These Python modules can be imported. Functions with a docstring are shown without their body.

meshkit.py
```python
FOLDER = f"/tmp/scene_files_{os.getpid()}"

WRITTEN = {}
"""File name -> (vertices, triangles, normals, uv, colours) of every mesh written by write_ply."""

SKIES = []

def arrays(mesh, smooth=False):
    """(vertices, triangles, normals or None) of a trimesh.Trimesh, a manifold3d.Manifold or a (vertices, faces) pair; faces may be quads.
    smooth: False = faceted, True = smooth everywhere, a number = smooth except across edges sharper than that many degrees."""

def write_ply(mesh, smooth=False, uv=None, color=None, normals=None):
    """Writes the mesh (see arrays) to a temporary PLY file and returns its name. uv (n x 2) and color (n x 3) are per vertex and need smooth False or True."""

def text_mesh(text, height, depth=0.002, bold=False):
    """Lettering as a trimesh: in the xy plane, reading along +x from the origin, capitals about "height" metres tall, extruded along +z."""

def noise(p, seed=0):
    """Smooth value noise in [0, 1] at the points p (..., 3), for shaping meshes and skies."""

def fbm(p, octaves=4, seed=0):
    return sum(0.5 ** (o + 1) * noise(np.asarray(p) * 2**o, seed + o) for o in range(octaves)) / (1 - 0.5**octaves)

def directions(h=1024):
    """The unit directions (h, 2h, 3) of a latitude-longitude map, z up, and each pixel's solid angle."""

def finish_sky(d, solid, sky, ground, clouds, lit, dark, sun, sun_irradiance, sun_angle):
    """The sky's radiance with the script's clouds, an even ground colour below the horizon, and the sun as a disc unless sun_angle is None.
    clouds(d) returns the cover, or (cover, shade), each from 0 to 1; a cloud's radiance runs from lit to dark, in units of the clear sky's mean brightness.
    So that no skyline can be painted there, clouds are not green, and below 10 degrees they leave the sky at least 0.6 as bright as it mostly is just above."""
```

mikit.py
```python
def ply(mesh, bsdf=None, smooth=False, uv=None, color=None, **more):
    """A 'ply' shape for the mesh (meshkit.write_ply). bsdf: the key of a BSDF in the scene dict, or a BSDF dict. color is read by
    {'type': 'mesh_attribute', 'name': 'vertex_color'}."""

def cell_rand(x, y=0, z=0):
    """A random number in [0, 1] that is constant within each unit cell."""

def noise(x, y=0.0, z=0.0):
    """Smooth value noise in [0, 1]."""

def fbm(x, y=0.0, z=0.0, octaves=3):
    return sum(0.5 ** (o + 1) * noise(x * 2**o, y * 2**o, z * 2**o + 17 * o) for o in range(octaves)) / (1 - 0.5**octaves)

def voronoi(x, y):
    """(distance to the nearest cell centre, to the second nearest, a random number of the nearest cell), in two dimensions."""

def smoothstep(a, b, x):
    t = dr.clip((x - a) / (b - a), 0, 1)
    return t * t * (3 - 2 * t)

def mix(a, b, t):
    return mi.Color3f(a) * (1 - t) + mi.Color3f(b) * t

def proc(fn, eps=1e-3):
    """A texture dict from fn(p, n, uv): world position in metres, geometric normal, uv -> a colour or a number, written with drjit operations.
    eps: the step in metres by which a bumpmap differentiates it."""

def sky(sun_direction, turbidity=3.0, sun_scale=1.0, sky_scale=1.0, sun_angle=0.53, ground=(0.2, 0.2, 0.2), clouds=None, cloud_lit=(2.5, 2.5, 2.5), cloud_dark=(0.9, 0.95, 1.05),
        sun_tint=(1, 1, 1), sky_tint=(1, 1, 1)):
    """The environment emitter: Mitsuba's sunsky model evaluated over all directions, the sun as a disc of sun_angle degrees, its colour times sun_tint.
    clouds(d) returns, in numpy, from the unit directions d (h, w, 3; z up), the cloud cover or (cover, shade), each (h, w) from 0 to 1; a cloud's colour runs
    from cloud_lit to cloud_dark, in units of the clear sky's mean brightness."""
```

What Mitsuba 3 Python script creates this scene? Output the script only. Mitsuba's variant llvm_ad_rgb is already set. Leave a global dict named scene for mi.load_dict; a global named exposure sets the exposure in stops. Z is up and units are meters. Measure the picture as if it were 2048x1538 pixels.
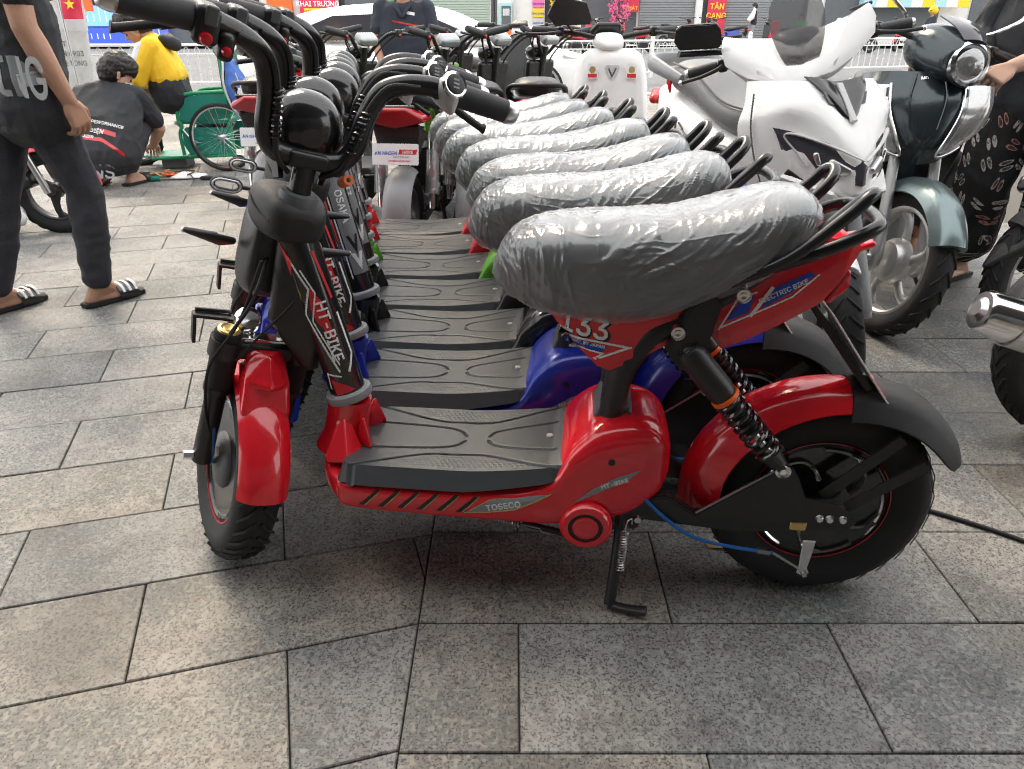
import math, random
import numpy as np, trimesh, manifold3d as m3, shapely
import shapely.geometry as sg
import shapely.ops
import drjit as dr
import mitsuba as mi
import mikit, meshkit
from mikit import noise, fbm, smoothstep, mix, cell_rand, voronoi

random.seed(7); RNG = np.random.default_rng(7)
V = np.array
T4 = mi.ScalarTransform4f
scene, labels = {}, {}

# ---------------------------------------------------------------- camera, sky, exposure
PITCH = math.radians(26.07)
scene['camera'] = {'type': 'perspective', 'fov': 68.64, 'fov_axis': 'x', 'near_clip': 0.02, 'far_clip': 400.0,
                   'to_world': T4().look_at(origin=[0, 0, 1.12], target=[0, math.cos(PITCH), 1.12 - math.sin(PITCH)], up=[0, 0, 1])}
scene['sky'] = mikit.sky([-0.35, 0.75, 0.9], turbidity=3, sun_scale=0.22, sun_angle=24, clouds=lambda d: 1.0,
                         cloud_lit=(2.5, 2.5, 2.5), cloud_dark=(1.6, 1.65, 1.7))
exposure = 3.3


# ---------------------------------------------------------------- mesh helpers
def tm(v, f): return trimesh.Trimesh(np.asarray(v, float), np.asarray(f, int), process=False)
def cat(*ms): return trimesh.util.concatenate([m for q in ms for m in (q if isinstance(q, (list, tuple)) else [q])])
def rot(axis, deg): return trimesh.transformations.rotation_matrix(math.radians(deg), axis)
def tr(x=0, y=0, z=0): return trimesh.transformations.translation_matrix([x, y, z])
def xf(m, M): m = m.copy(); m.apply_transform(M); return m
def mirror_y(m):
    m = m.copy(); m.vertices[:, 1] *= -1; m.faces = m.faces[:, ::-1]; return m
def unit(v): v = np.asarray(v, float); return v / (np.linalg.norm(v) + 1e-12)
def frame(o, x, y, z):
    M = np.eye(4); M[:3, 0], M[:3, 1], M[:3, 2], M[:3, 3] = x, y, z, o; return M
def place(x=0, y=0, z=0, yaw=0, s=1.0):
    M = tr(x, y, z) @ rot([0, 0, 1], yaw); M[:3, :3] *= s; return M


def spline(pts, n=8, closed=False):
    """Catmull-Rom through the points."""
    P = np.asarray(pts, float)
    if len(P) < 3 and not closed: return np.array([P[0] + (P[-1] - P[0]) * t for t in np.linspace(0, 1, n + 1)])
    Q = np.vstack([P[-1:], P, P[:2]]) if closed else np.vstack([2 * P[0] - P[1], P, 2 * P[-1] - P[-2]])
    out, t = [], np.linspace(0, 1, n, endpoint=False)[:, None]
    for i in range(len(Q) - 3):
        a, b, c, d = Q[i:i + 4]
        out.append(0.5 * (2 * b + (c - a) * t + (2 * a - 5 * b + 4 * c - d) * t**2 + (3 * b - a - 3 * c + d) * t**3))
    out = np.vstack(out)
    return out if closed else np.vstack([out, P[-1:]])


def rings(R, cap=True, closed=False):
    """Skin over rings R (k, n, 3)."""
    R = np.asarray(R, float); k, n = R.shape[:2]
    v = R.reshape(-1, 3); i, j = np.meshgrid(np.arange(k if closed else k - 1), np.arange(n), indexing='ij')
    a, b = i * n + j, i * n + (j + 1) % n; c, d = ((i + 1) % k) * n + (j + 1) % n, ((i + 1) % k) * n + j
    f = np.vstack([np.stack([a, b, c], -1).reshape(-1, 3), np.stack([a, c, d], -1).reshape(-1, 3)])
    if cap and not closed:
        v = np.vstack([v, R[0].mean(0), R[-1].mean(0)]); q = np.arange(n)
        f = np.vstack([f, np.stack([(q + 1) % n, q, q * 0 + k * n], 1), np.stack([q + (k - 1) * n, (q + 1) % n + (k - 1) * n, q * 0 + k * n + 1], 1)])
    m = tm(v, f)
    if cap and not closed and m.volume < 0: m.faces = m.faces[:, ::-1]
    elif closed and m.volume < 0: m.faces = m.faces[:, ::-1]
    return m


def tube(pts, r, n=10, s=6, closed=False, flat=1.0, up=None, cap=True):
    """Round tube along a smooth path; r: number or one per point; s: steps per span (0 = straight spans)."""
    P = np.asarray(pts, float); rr = np.broadcast_to(np.asarray(r, float), (len(P),))
    if s:
        S = spline(np.hstack([P, rr[:, None]]), s, closed); P, rr = S[:, :3], S[:, 3]
    d = np.gradient(P, axis=0) if not closed else np.roll(P, -1, 0) - np.roll(P, 1, 0)
    d /= np.linalg.norm(d, axis=1, keepdims=True) + 1e-12
    u = V(up, float) if up is not None else (V([0, 0, 1.]) if abs(d[0][2]) < .9 else V([1., 0, 0]))
    a = np.linspace(0, 2 * np.pi, n, endpoint=False); R = []
    for p, t, q in zip(P, d, rr):
        u = unit(u - t * (u @ t)); w = np.cross(t, u)
        R.append(p + q * (np.cos(a)[:, None] * w + flat * np.sin(a)[:, None] * u))
    return rings(R, cap, closed)


def rod(a, b, r, n=8): return tube([a, b], r, n, 0)


def bar(a, b, w, h, up=(0, 0, 1)):
    """Flat bar from a to b."""
    a, b = V(a, float), V(b, float); t = unit(b - a); s = unit(np.cross(t, V(up, float))); u = np.cross(s, t)
    return cham([np.linalg.norm(b - a), w, h], min(w, h) * .15, frame((a + b) / 2, t, s, u))


def cham(size, c=.004, M=None):
    """Box with chamfered edges, centred."""
    h = np.asarray(size, float) / 2; c = min(c, h.min() * .8); P = []
    for sx in (-1, 1):
        for sy in (-1, 1):
            for sz in (-1, 1):
                s = V([sx, sy, sz]) * h
                for k in range(3):
                    q = s.copy() - V([sx, sy, sz]) * c; q[k] = s[k]; P.append(q)
    m = trimesh.convex.convex_hull(V(P))
    return m if M is None else xf(m, M)


def rbox(size, r, M=None, n=12):
    """Box with round edges."""
    h = np.maximum(np.asarray(size, float) / 2 - r, 1e-4)
    S = m3.Manifold.sphere(r, n)
    m = of(m3.Manifold.batch_hull([S.translate((a * h[0], b * h[1], c * h[2])) for a in (-1, 1) for b in (-1, 1) for c in (-1, 1)]))
    return m if M is None else xf(m, M)


def of(man): q = man.to_mesh(); return tm(q.vert_properties[:, :3], q.tri_verts)
def man(m): m = m.copy(); m.merge_vertices(); return m3.Manifold(m3.Mesh(np.asarray(m.vertices, np.float32), np.asarray(m.faces, np.uint32)))


def lathe(prof, n=32, M=None, closed=False):
    """Turn (r, h) points about +z."""
    p = np.asarray(prof, float); a = np.linspace(0, 2 * np.pi, n, endpoint=False)
    R = np.stack([np.stack([q[0] * np.cos(a), q[0] * np.sin(a), q[1] + 0 * a], 1) for q in p])
    m = rings(R, not closed, closed)
    return m if M is None else xf(m, M)


WY = rot([1, 0, 0], 90)           # lathe axis z -> -y


def prism(poly, d, bev=0.0, M=None, steps=2):
    """Polygon (x, y) extruded to z in [-d/2, d/2] with round-ish edges."""
    P = sg.Polygon(poly) if not isinstance(poly, sg.base.BaseGeometry) else poly
    if not P.is_valid: P = P.buffer(0)
    if bev <= 0: m = trimesh.creation.extrude_polygon(P, d, engine='earcut'); m.apply_translation([0, 0, -d / 2])
    else:
        cs = m3.CrossSection([np.asarray(P.exterior.coords)[:-1][::(1 if P.exterior.is_ccw else -1)]] + [np.asarray(i.coords)[:-1][::(-1 if i.is_ccw else 1)] for i in P.interiors])
        parts = []
        for k in range(steps + 1):
            a = math.pi / 2 * k / steps; ins, hh = bev * (1 - math.cos(a)), d - 2 * bev + 2 * bev * (1 - (1 - math.cos(math.pi / 2 - a)))
            parts.append(cs.offset(-ins, m3.JoinType.Miter, 2.0, 8).extrude(hh).translate((0, 0, -hh / 2)))
        m = of(m3.Manifold.batch_boolean(parts, m3.OpType.Add))
    return m if M is None else xf(m, M)


def xz(poly, y0, y1, bev=.006):
    """Side profile (x, z) made solid from y0 to y1."""
    m = prism(poly, abs(y1 - y0), bev); m = xf(m, rot([1, 0, 0], 90)); m.apply_translation([0, (y0 + y1) / 2, 0]); return m


def sell(n, e=3.0):
    a = np.linspace(0, 2 * np.pi, n, endpoint=False) + .001; c, s = np.cos(a), np.sin(a)
    return np.sign(c) * np.abs(c)**(2 / e), np.sign(s) * np.abs(s)**(2 / e)


def loft_x(xs, top, bot, half, n=28, e=3.0, k=0, yc=None):
    """Body along x with super-elliptic sections; k: smooth steps between stations."""
    S = np.stack([xs, top, bot, half, np.zeros(len(xs)) if yc is None else yc], 1).astype(float)
    if k: S = spline(S, k)
    c, s = sell(n, e)
    return rings([np.stack([q[0] + 0 * c, q[4] + q[3] * c, (q[1] + q[2]) / 2 + (q[1] - q[2]) / 2 * s], 1) for q in S])


def hull(balls, n=14):
    """Convex hull of spheres (x, y, z, r)."""
    return of(m3.Manifold.batch_hull([m3.Manifold.sphere(q[3], n).translate(tuple(map(float, q[:3]))) for q in balls]))


def chain(bones, edge=.012, it=8, n=16):
    """Union of sphere hulls, refined and smoothed: one continuous surface. bones: list of ball lists."""
    M = m3.Manifold.batch_boolean([m3.Manifold.batch_hull([m3.Manifold.sphere(q[3], n).translate(tuple(map(float, q[:3]))) for q in b]) for b in bones], m3.OpType.Add)
    m = of(M.refine_to_length(edge)); m.merge_vertices()
    trimesh.smoothing.filter_taubin(m, iterations=it); return m


def rough(m, amp, freq, seed=0, octaves=3, stretch=(1, 1, 1), ridge=False):
    m = m.copy(); n = m.vertex_normals; q = meshkit.fbm(m.vertices * freq * V(stretch), octaves, seed)
    q = (1 - np.abs(2 * q - 1)) if ridge else q - .5
    m.vertices = m.vertices + n * (amp * q)[:, None]; return m


def helix(a, b, R, wire, turns, n=6, per=14):
    a, b = V(a, float), V(b, float); t = unit(b - a); u = unit(np.cross(t, [0.1, 1, .2])); w = np.cross(t, u)
    q = np.linspace(0, 1, int(turns * per)); ph = 2 * np.pi * turns * q
    P = a + np.outer(q, b - a) + R * (np.cos(ph)[:, None] * u + np.sin(ph)[:, None] * w)
    return tube(P, wire, n, 0)


def text(s, h, bold=True, d=.0012): return meshkit.text_mesh(s, h, d, bold)


def tcent(m): m = m.copy(); b = m.bounds; m.apply_translation([-(b[0][0] + b[1][0]) / 2, -(b[0][1] + b[1][1]) / 2, 0]); return m


def flatpoly(pts, d=.0012): return prism(pts, d)


def stick(m, target, o, ux, uy, lift=.0012, sub=.012, far=.3):
    """Lay flat artwork m (its xy plane) on the target mesh: shot along the plane's normal onto the surface."""
    ux = unit(ux); nz = unit(np.cross(ux, uy)); uy = np.cross(nz, ux); m = m.copy(); m.merge_vertices()
    if sub: v, f = trimesh.remesh.subdivide_to_size(m.vertices, m.faces, sub, max_iter=12); m = tm(v, f)
    z = m.vertices[:, 2] - m.vertices[:, 2].min(); p = V(o, float) + np.outer(m.vertices[:, 0], ux) + np.outer(m.vertices[:, 1], uy)
    best = np.full(len(p), np.inf); src = p + nz * far
    loc, ri, _ = target.ray.intersects_location(src, np.broadcast_to(-nz, src.shape), multiple_hits=True); np.minimum.at(best, ri, (src[ri] - loc) @ nz)
    good = np.isfinite(best); best = np.where(good, best, np.median(best[good]) if good.any() else far)
    return tm(p + nz * (far - best + lift + z)[:, None], m.faces)


# ---------------------------------------------------------------- scene helpers
def uniq(key):
    if key not in USED: USED.add(key); return key
    i = 1
    while f'{key}_{i:03d}' in USED: i += 1
    USED.add(f'{key}_{i:03d}'); return f'{key}_{i:03d}'
USED = set()


def lab(key, label, cat=None, group=None, kind=None):
    labels[key] = {k: v for k, v in (('label', label), ('category', cat), ('group', group), ('kind', kind)) if v}


def thing(name, label, cat, group=None): k = uniq(name); lab(k, label, cat, group); return k


def add(key, m, mat, M=None, smooth=38, fixed=False):
    k = key if fixed else uniq(key); d = m if isinstance(m, dict) else mikit.ply(m, smooth=smooth)
    scene[k] = {**d, 'bsdf': {'type': 'ref', 'id': mat}}
    if M is not None: scene[k]['to_world'] = T4(np.asarray(M, float))
    return k


class Kit:
    """The parts of one thing, ready to be set down any number of times."""
    def __init__(self): self.items, self.names = [], set()
    def put(self, path, m, mat, smooth=38):
        i, p = 1, path
        while p in self.names: p = f'{path}_{i:03d}'; i += 1
        self.names.add(p); self.items.append((p, mikit.ply(m, smooth=smooth), mat)); return p
    def holder(self, path):
        i, p = 1, path
        while p in self.names: p = f'{path}_{i:03d}'; i += 1
        self.names.add(p); return p
    def set(self, key, M=None, mats=None, skip=(), extra=None):
        for p, d, mat in self.items:
            if any(p.startswith(s) for s in skip): continue
            USED.add(f'{key}__{p}')
            add(f'{key}__{p}', d, (mats or {}).get(mat, mat), M, fixed=True)


# ---------------------------------------------------------------- materials
def rgb(c): return {'type': 'rgb', 'value': [float(x) for x in c]}
def prin(name, c, rough=.5, metal=0., coat=0., spec=.5, two=True, **kw):
    b = {'type': 'principled', 'base_color': c if isinstance(c, dict) else rgb(c), 'roughness': rough, 'metallic': metal, 'specular': spec, **kw}
    if coat: b['clearcoat'] = coat; b['clearcoat_gloss'] = .995
    scene[name] = {'type': 'twosided', 'bsdf': b} if two else b
    return name


prin('red_paint', (.68, .010, .022), .11, 0, 1.0, .6)
prin('blue_paint', (.012, .03, .36), .22, .1, 1.0, .6)
prin('green_paint', (.12, .42, .02), .25, 0, 1.0, .6)
prin('gloss_black', (.008, .008, .009), .12, 0, 1.0, .6)
prin('satin_black', (.016, .016, .017), .38, 0, .15)
prin('tube_black', (.012, .012, .014), .25, 0, .5)
prin('matt_black', (.02, .02, .021), .6)
prin('rubber', (.022, .022, .023), .72, 0, 0, .35)
prin('grip_rubber', (.028, .029, .033), .6)
prin('deck_plastic', (.058, .063, .068), .42, 0, 0, .5)
prin('dark_grey', (.09, .095, .1), .5)
prin('mid_grey', (.25, .26, .27), .5)
prin('light_grey', (.5, .5, .5), .5)
prin('chrome', (.82, .82, .83), .12, 1.0)
prin('steel', (.6, .6, .6), .3, 1.0)
prin('alloy', (.62, .62, .62), .38, .85)
prin('white_paint', (.8, .8, .79), .22, 0, 1.0)
prin('white_matt', (.75, .75, .73), .6)
prin('print_white', (.78, .78, .78), .5)
prin('print_grey', (.22, .23, .24), .5)
prin('print_red', (.6, .02, .03), .5)
prin('print_blue', (.02, .06, .42), .5)
prin('print_black', (.012, .012, .012), .5)
prin('orange_ring', (.85, .12, .01), .4)
prin('orange_plug', (.75, .16, .03), .45)
prin('blue_cable', (.02, .13, .42), .4)
prin('gold', (.7, .5, .2), .35, .8)
prin('lens_red', (.5, .01, .02), .1, 0, 1.0)
prin('lens_dark', (.05, .05, .06), .1, 0, 1.0)
prin('lens_clear', (.7, .7, .72), .12, .4, 1.0)
prin('yellow', (.8, .55, .02), .5)
prin('leather_grey', (.16, .165, .17), .5)
prin('seat_black', (.014, .014, .015), .45)
scene['glass'] = {'type': 'thindielectric', 'int_ior': 1.5}
scene['dark_glass'] = {'type': 'blendbsdf', 'weight': .55, 'a': {'type': 'thindielectric'}, 'b': {'type': 'twosided', 'b': {'type': 'principled', 'base_color': rgb((.02, .02, .025)), 'roughness': .08, 'specular': .6}}}
# clear plastic bag: a milky, glossy, mostly see-through film
scene['film'] = {'type': 'blendbsdf', 'weight': .34, 'a': {'type': 'thindielectric', 'int_ior': 1.55},
                 'b': {'type': 'twosided', 'b': {'type': 'principled', 'base_color': rgb((.50, .515, .53)), 'roughness': .22, 'metallic': .32, 'specular': .8}}}

# ---------------------------------------------------------------- ground
def granite(tint, seed):
    def fn(p, n, uv):
        x, y = p.x + seed * 3.1, p.y - seed * 1.7
        big = fbm(x * 5, y * 5, seed, 3); mid = fbm(x * 34, y * 34, seed + 5, 2)
        f1, f2, f3 = noise(x * 240, y * 240, seed), noise(x * 330 + 9, y * 330, seed), noise(x * 150, y * 150 + 4, seed)
        k = lambda *q: [float(a * b) for a, b in zip(q, tint)]
        c = mix(k(.255, .246, .232), k(.175, .183, .180), smoothstep(.35, .68, big))
        c = mix(c, k(.195, .175, .167), smoothstep(.5, .75, mid) * .6)
        c = mix(c, [.075, .075, .075], smoothstep(.58, .74, f1) * .55)
        c = mix(c, [.028, .029, .03], smoothstep(.66, .78, f2) * .65)
        c = mix(c, k(.335, .325, .30), smoothstep(.62, .8, f3) * .55)
        grime = smoothstep(.45, .75, fbm(x * 1.7 + 5, y * 1.7, 3, 4)); c = mix(c, c * .55, grime); c = mix(c, c * .75, smoothstep(.55, .62, fbm(x * 11, y * 11, 8, 3)) * .6)
        spot = smoothstep(.80, .86, noise(x * 13 + 2.2, y * 13, 7.5)); return mix(c, c * .45, spot * .7)
    return fn
for i, (t, s) in enumerate((((1, 1, 1), 0), ((.9, .92, .93), 4), ((1.07, 1.02, .95), 9))):
    prin(f'granite_{i}', mikit.proc(granite(V(t), s)), .58, 0, 0, .45)
prin('grout', (.085, .078, .068), .9)
prin('asphalt', mikit.proc(lambda p, n, uv: mix((.10, .105, .11), (.15, .155, .16), fbm(p.x * 3, p.y * 3, 0, 3)) * (.8 + .4 * noise(p.x * 60, p.y * 60))), .8)
prin('concrete', mikit.proc(lambda p, n, uv: mix((.34, .335, .32), (.5, .49, .47), fbm(p.x * 1.2, p.y * 1.2, p.z * 1.2, 4))), .85)

PAV = 'pavement'
lab(PAV, 'grey and buff granite slab pavement laid in running bond with dark joints', kind='structure')
add(PAV, tm([[-14, -3, -.012], [9, -3, -.012], [9, 13.4, -.012], [-14, 7.5, -.012]], [[0, 1, 2], [0, 2, 3]]), 'grout', fixed=True)
USED.add(PAV)
TH = math.radians(16.2); U1, V1 = V([math.cos(TH), math.sin(TH)]), V([-math.sin(TH), math.cos(TH)])
XB = -.193


def slab(poly, ribs=False):
    P = sg.Polygon(poly).buffer(-.0017, join_style=2)
    if P.is_empty or P.area < .0008 or P.geom_type != 'Polygon': return
    z = float(RNG.uniform(-.0012, .0012)); Q = P.buffer(-.0022, join_style=2)
    if Q.is_empty or Q.geom_type != 'Polygon' or len(Q.exterior.coords) != len(P.exterior.coords): Q = P
    a, b = np.asarray(P.exterior.coords)[:-1], np.asarray(Q.exterior.coords)[:-1]; n = len(a)
    tx, ty = RNG.normal(0, .0011, 2); c = a.mean(0)
    def lift(q, h): return np.column_stack([q, h + z + (q - c) @ V([tx, ty])])
    R = np.stack([lift(a, -.011), lift(a, -.0022), lift(b, 0)]); m = rings(R)
    add(PAV + '__slab', m, f'granite_{RNG.integers(3)}', smooth=False)


def clip_rows():
    view = sg.Polygon([(-.75, .72), (.95, .72), (2.6, 2.4), (4.4, 5.2), (3.0, 7.2), (-4.6, 7.2), (-4.9, 6.0), (-2.9, 3.2)])
    left, right = sg.box(-9, -2, XB, 12), sg.box(XB, -2, 9, 12)
    for k in range(-2, 23):
        y0, y1 = .874 + .298 * k, .874 + .298 * (k + 1)
        o = V([XB, 0.]); base = -.12 if k % 2 == 0 else -.413
        t0, t1 = (V([XB, y0]) @ V1), (V([XB, y1]) @ V1)
        for j in range(-12, 3):
            s0, s1 = base + .592 * j, base + .592 * (j + 1)
            q = sg.Polygon([s0 * U1 + t0 * V1, s1 * U1 + t0 * V1, s1 * U1 + t1 * V1, s0 * U1 + t1 * V1]).intersection(left)
            if q.geom_type == 'Polygon' and q.intersects(view): slab(np.asarray(q.exterior.coords)[:-1])
    for k in range(-1, 12):
        y0, y1 = .868 + .3045 * k, .868 + .3045 * (k + 1)
        base = .013 if k % 2 == 0 else .33
        for j in range(-2, 8):
            q = sg.box(base + .635 * j, y0, base + .635 * (j + 1), y1).intersection(right)
            if q.geom_type == 'Polygon' and q.area > 1e-4 and q.intersects(view): slab(np.asarray(q.exterior.coords)[:-1])
clip_rows()
# beyond the slabs that can be told apart: one paved sheet, the kerb, the road, the far pavement
R2 = lambda s, t: s * U1 + t * V1
def sheet(key, pts, z, mat, label):
    P = V(pts, float); m = trimesh.creation.triangulate_polygon(sg.Polygon(P), engine='earcut')
    add(key, tm(np.column_stack([m[0], np.full(len(m[0]), z)]), m[1]), mat, fixed=True); lab(key, label, kind='structure'); USED.add(key)
sheet('far_paving', [(-14, 7.0), (9, 7.0), (9, 14.6), (-14, 8.2)], -.002, 'granite_2', 'buff granite paving continuing towards the kerb')
sheet('road', [(-40, 0), (-14, 8.2), (9, 14.9), (40, 24), (40, 38), (-40, 38)], -.12, 'asphalt', 'grey asphalt road between the two pavements')
sheet('far_pavement', [(-40, 36), (40, 36.5), (40, 60), (-40, 60)], -.004, 'concrete', 'concrete pavement on the far side of the street')
sheet('ground', [(-90, -30), (90, -30), (90, 120), (-90, 120)], -.2, 'concrete', 'ground under the street and the buildings')
k0 = R2(-15, 12.1); k1 = R2(14, 12.1)
add('kerb', bar((*k0, -.06), (*k1, -.06), .22, .13), 'concrete', fixed=True); lab('kerb', 'concrete kerb between the pavement and the road', kind='structure')

# ---------------------------------------------------------------- electric bikes (x to the rear, y to the far side, z up)
def tyre_mesh(R, r_in, w, blocks=36, n=72, depth=.004, knob=False):
    """Tyre about the y axis with grooves cut into its tread."""
    h = R - r_in; prof = [(r_in, -w * .62), (r_in + h * .35, -w * .98), (r_in + h * .62, -w), (R - h * .18, -w * .84), (R - h * .05, -w * .55), (R, -w * .2), (R, w * .2), (R - h * .05, w * .55), (R - h * .18, w * .84), (r_in + h * .62, w), (r_in + h * .35, w * .98), (r_in, w * .62)]
    m = lathe(prof, n, WY, closed=True)
    if not blocks: return m
    g = []
    for i in range(blocks):
        a = 2 * np.pi * i / blocks
        for s in (-1, 1):
            q = [(R - h * .14, s * w * .88), (R + depth * .1, s * w * .5), (R + depth * .6, s * w * .12)]
            P = [V([r * math.cos(a + .10 * j), y, r * math.sin(a + .10 * j)]) for j, (r, y) in enumerate(q)]
            g.append(tube(P, depth * 1.1, 5, 0))
    return m, cat(g)


def curved_fender(R, a0, a1, half, skirt, n=26, thick=.004, prof_n=9, taper=None):
    """Shell over a wheel at the origin, axis y; angles in degrees from +x, counter-clockwise seen from -y."""
    A = np.radians(np.linspace(a0, a1, n)); R_ = []
    for i, a in enumerate(A):
        t = i / (n - 1); hw, sk, rr = (half, skirt, R) if taper is None else taper(t)
        u = np.linspace(-1, 1, prof_n)
        y = hw * np.sign(u) * np.abs(u)**.8; dr_ = -sk * np.abs(u)**2.6
        o = np.stack([(rr + dr_) * math.cos(a), y, (rr + dr_) * math.sin(a)], 1)
        inn = np.stack([(rr + dr_ - thick) * math.cos(a), y * (1 - thick / hw), (rr + dr_ - thick) * math.sin(a)], 1)[::-1]
        R_.append(np.vstack([o, inn]))
    return rings(R_)


def seat_mesh(fine=1):
    xs = [-.048, -.03, .0, .05, .12, .19, .26, .33, .40, .455, .495, .513]
    top = [.705, .748, .774, .790, .797, .800, .806, .820, .840, .852, .846, .815]
    bot = [.690, .668, .650, .632, .620, .618, .632, .662, .698, .735, .765, .795]
    hw = [.03, .062, .088, .110, .122, .124, .124, .124, .124, .116, .085, .04]
    return loft_x(xs, top, bot, hw, 64 * fine, 2.9, 5 * fine)


def film_mesh(seed):
    """Loose plastic bag over the seat, creased along its pull lines (thin ridges, long along the pull, short across it)."""
    m = seat_mesh(4); n = m.vertex_normals; v = m.vertices; x, y, z = v.T; zc = bot_z(x) + .075
    N = lambda a, b, c=0, k=0: meshkit.noise(np.stack([a, b, a * 0 + c], 1), seed + k); s = .115 * np.arctan2(z - zc, -y + .02 * np.sign(-y))
    warp = meshkit.fbm(v * 8, 2, seed + 3) - .5; W, A = s - .55 * x + .05 * warp, x + .55 * s
    ridge = lambda q, p: (1 - np.abs(2 * q - 1))**p
    flank = .25 + .75 * np.clip(1.25 - np.abs(n[:, 2]), 0, 1); W = W + .09 * (meshkit.fbm(v * 5, 2, seed + 31) - .5)
    a1 = flank * np.clip(2.4 * (x - .06) / .3, .15, 1.0) * (.3 + .7 * N(A * 8, W * 10, 3, 4)); a2 = np.clip(1 - 2.2 * np.abs(x - .08), .06, 1) * (.25 + .75 * N(x * 11, s * 11, 2, 5))
    h = .0062 * a1 * ridge(N(W * 42, A * 2.6, 1), 9) + .0038 * a1 * ridge(N(W * 95 + 3, A * 6, 2, 1), 6)
    W2 = x + .25 * s + .05 * warp; h = h + .0040 * a2 * ridge(N(W2 * 34, s * 5, 5, 2), 8) + .0034 * a2 * ridge(N((W - 1.3 * A) * 48, A * 8, 6, 6), 7) + .0022 * flank * ridge(N((W + .6 * A) * 70, A * 12, 9, 11), 7)
    h = h + .0022 * meshkit.fbm(v * 8, 2, seed + 7)
    if seed == 11: h = h + .0012 * ridge(N(x * 120, s * 120, 7, 8), 2) * (.2 + N(x * 7, s * 7, 1, 9))
    low = np.clip((bot_z(x) + .03 - z) / .05, 0, 1)
    return tm(v + n * (.0025 + h + .008 * low * meshkit.fbm(v * 26, 2, seed + 9))[:, None], m.faces)
def bot_z(x): return np.interp(x, [-.05, 0, .12, .19, .26, .33, .40, .51], [.69, .65, .62, .618, .632, .662, .698, .795])


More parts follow.
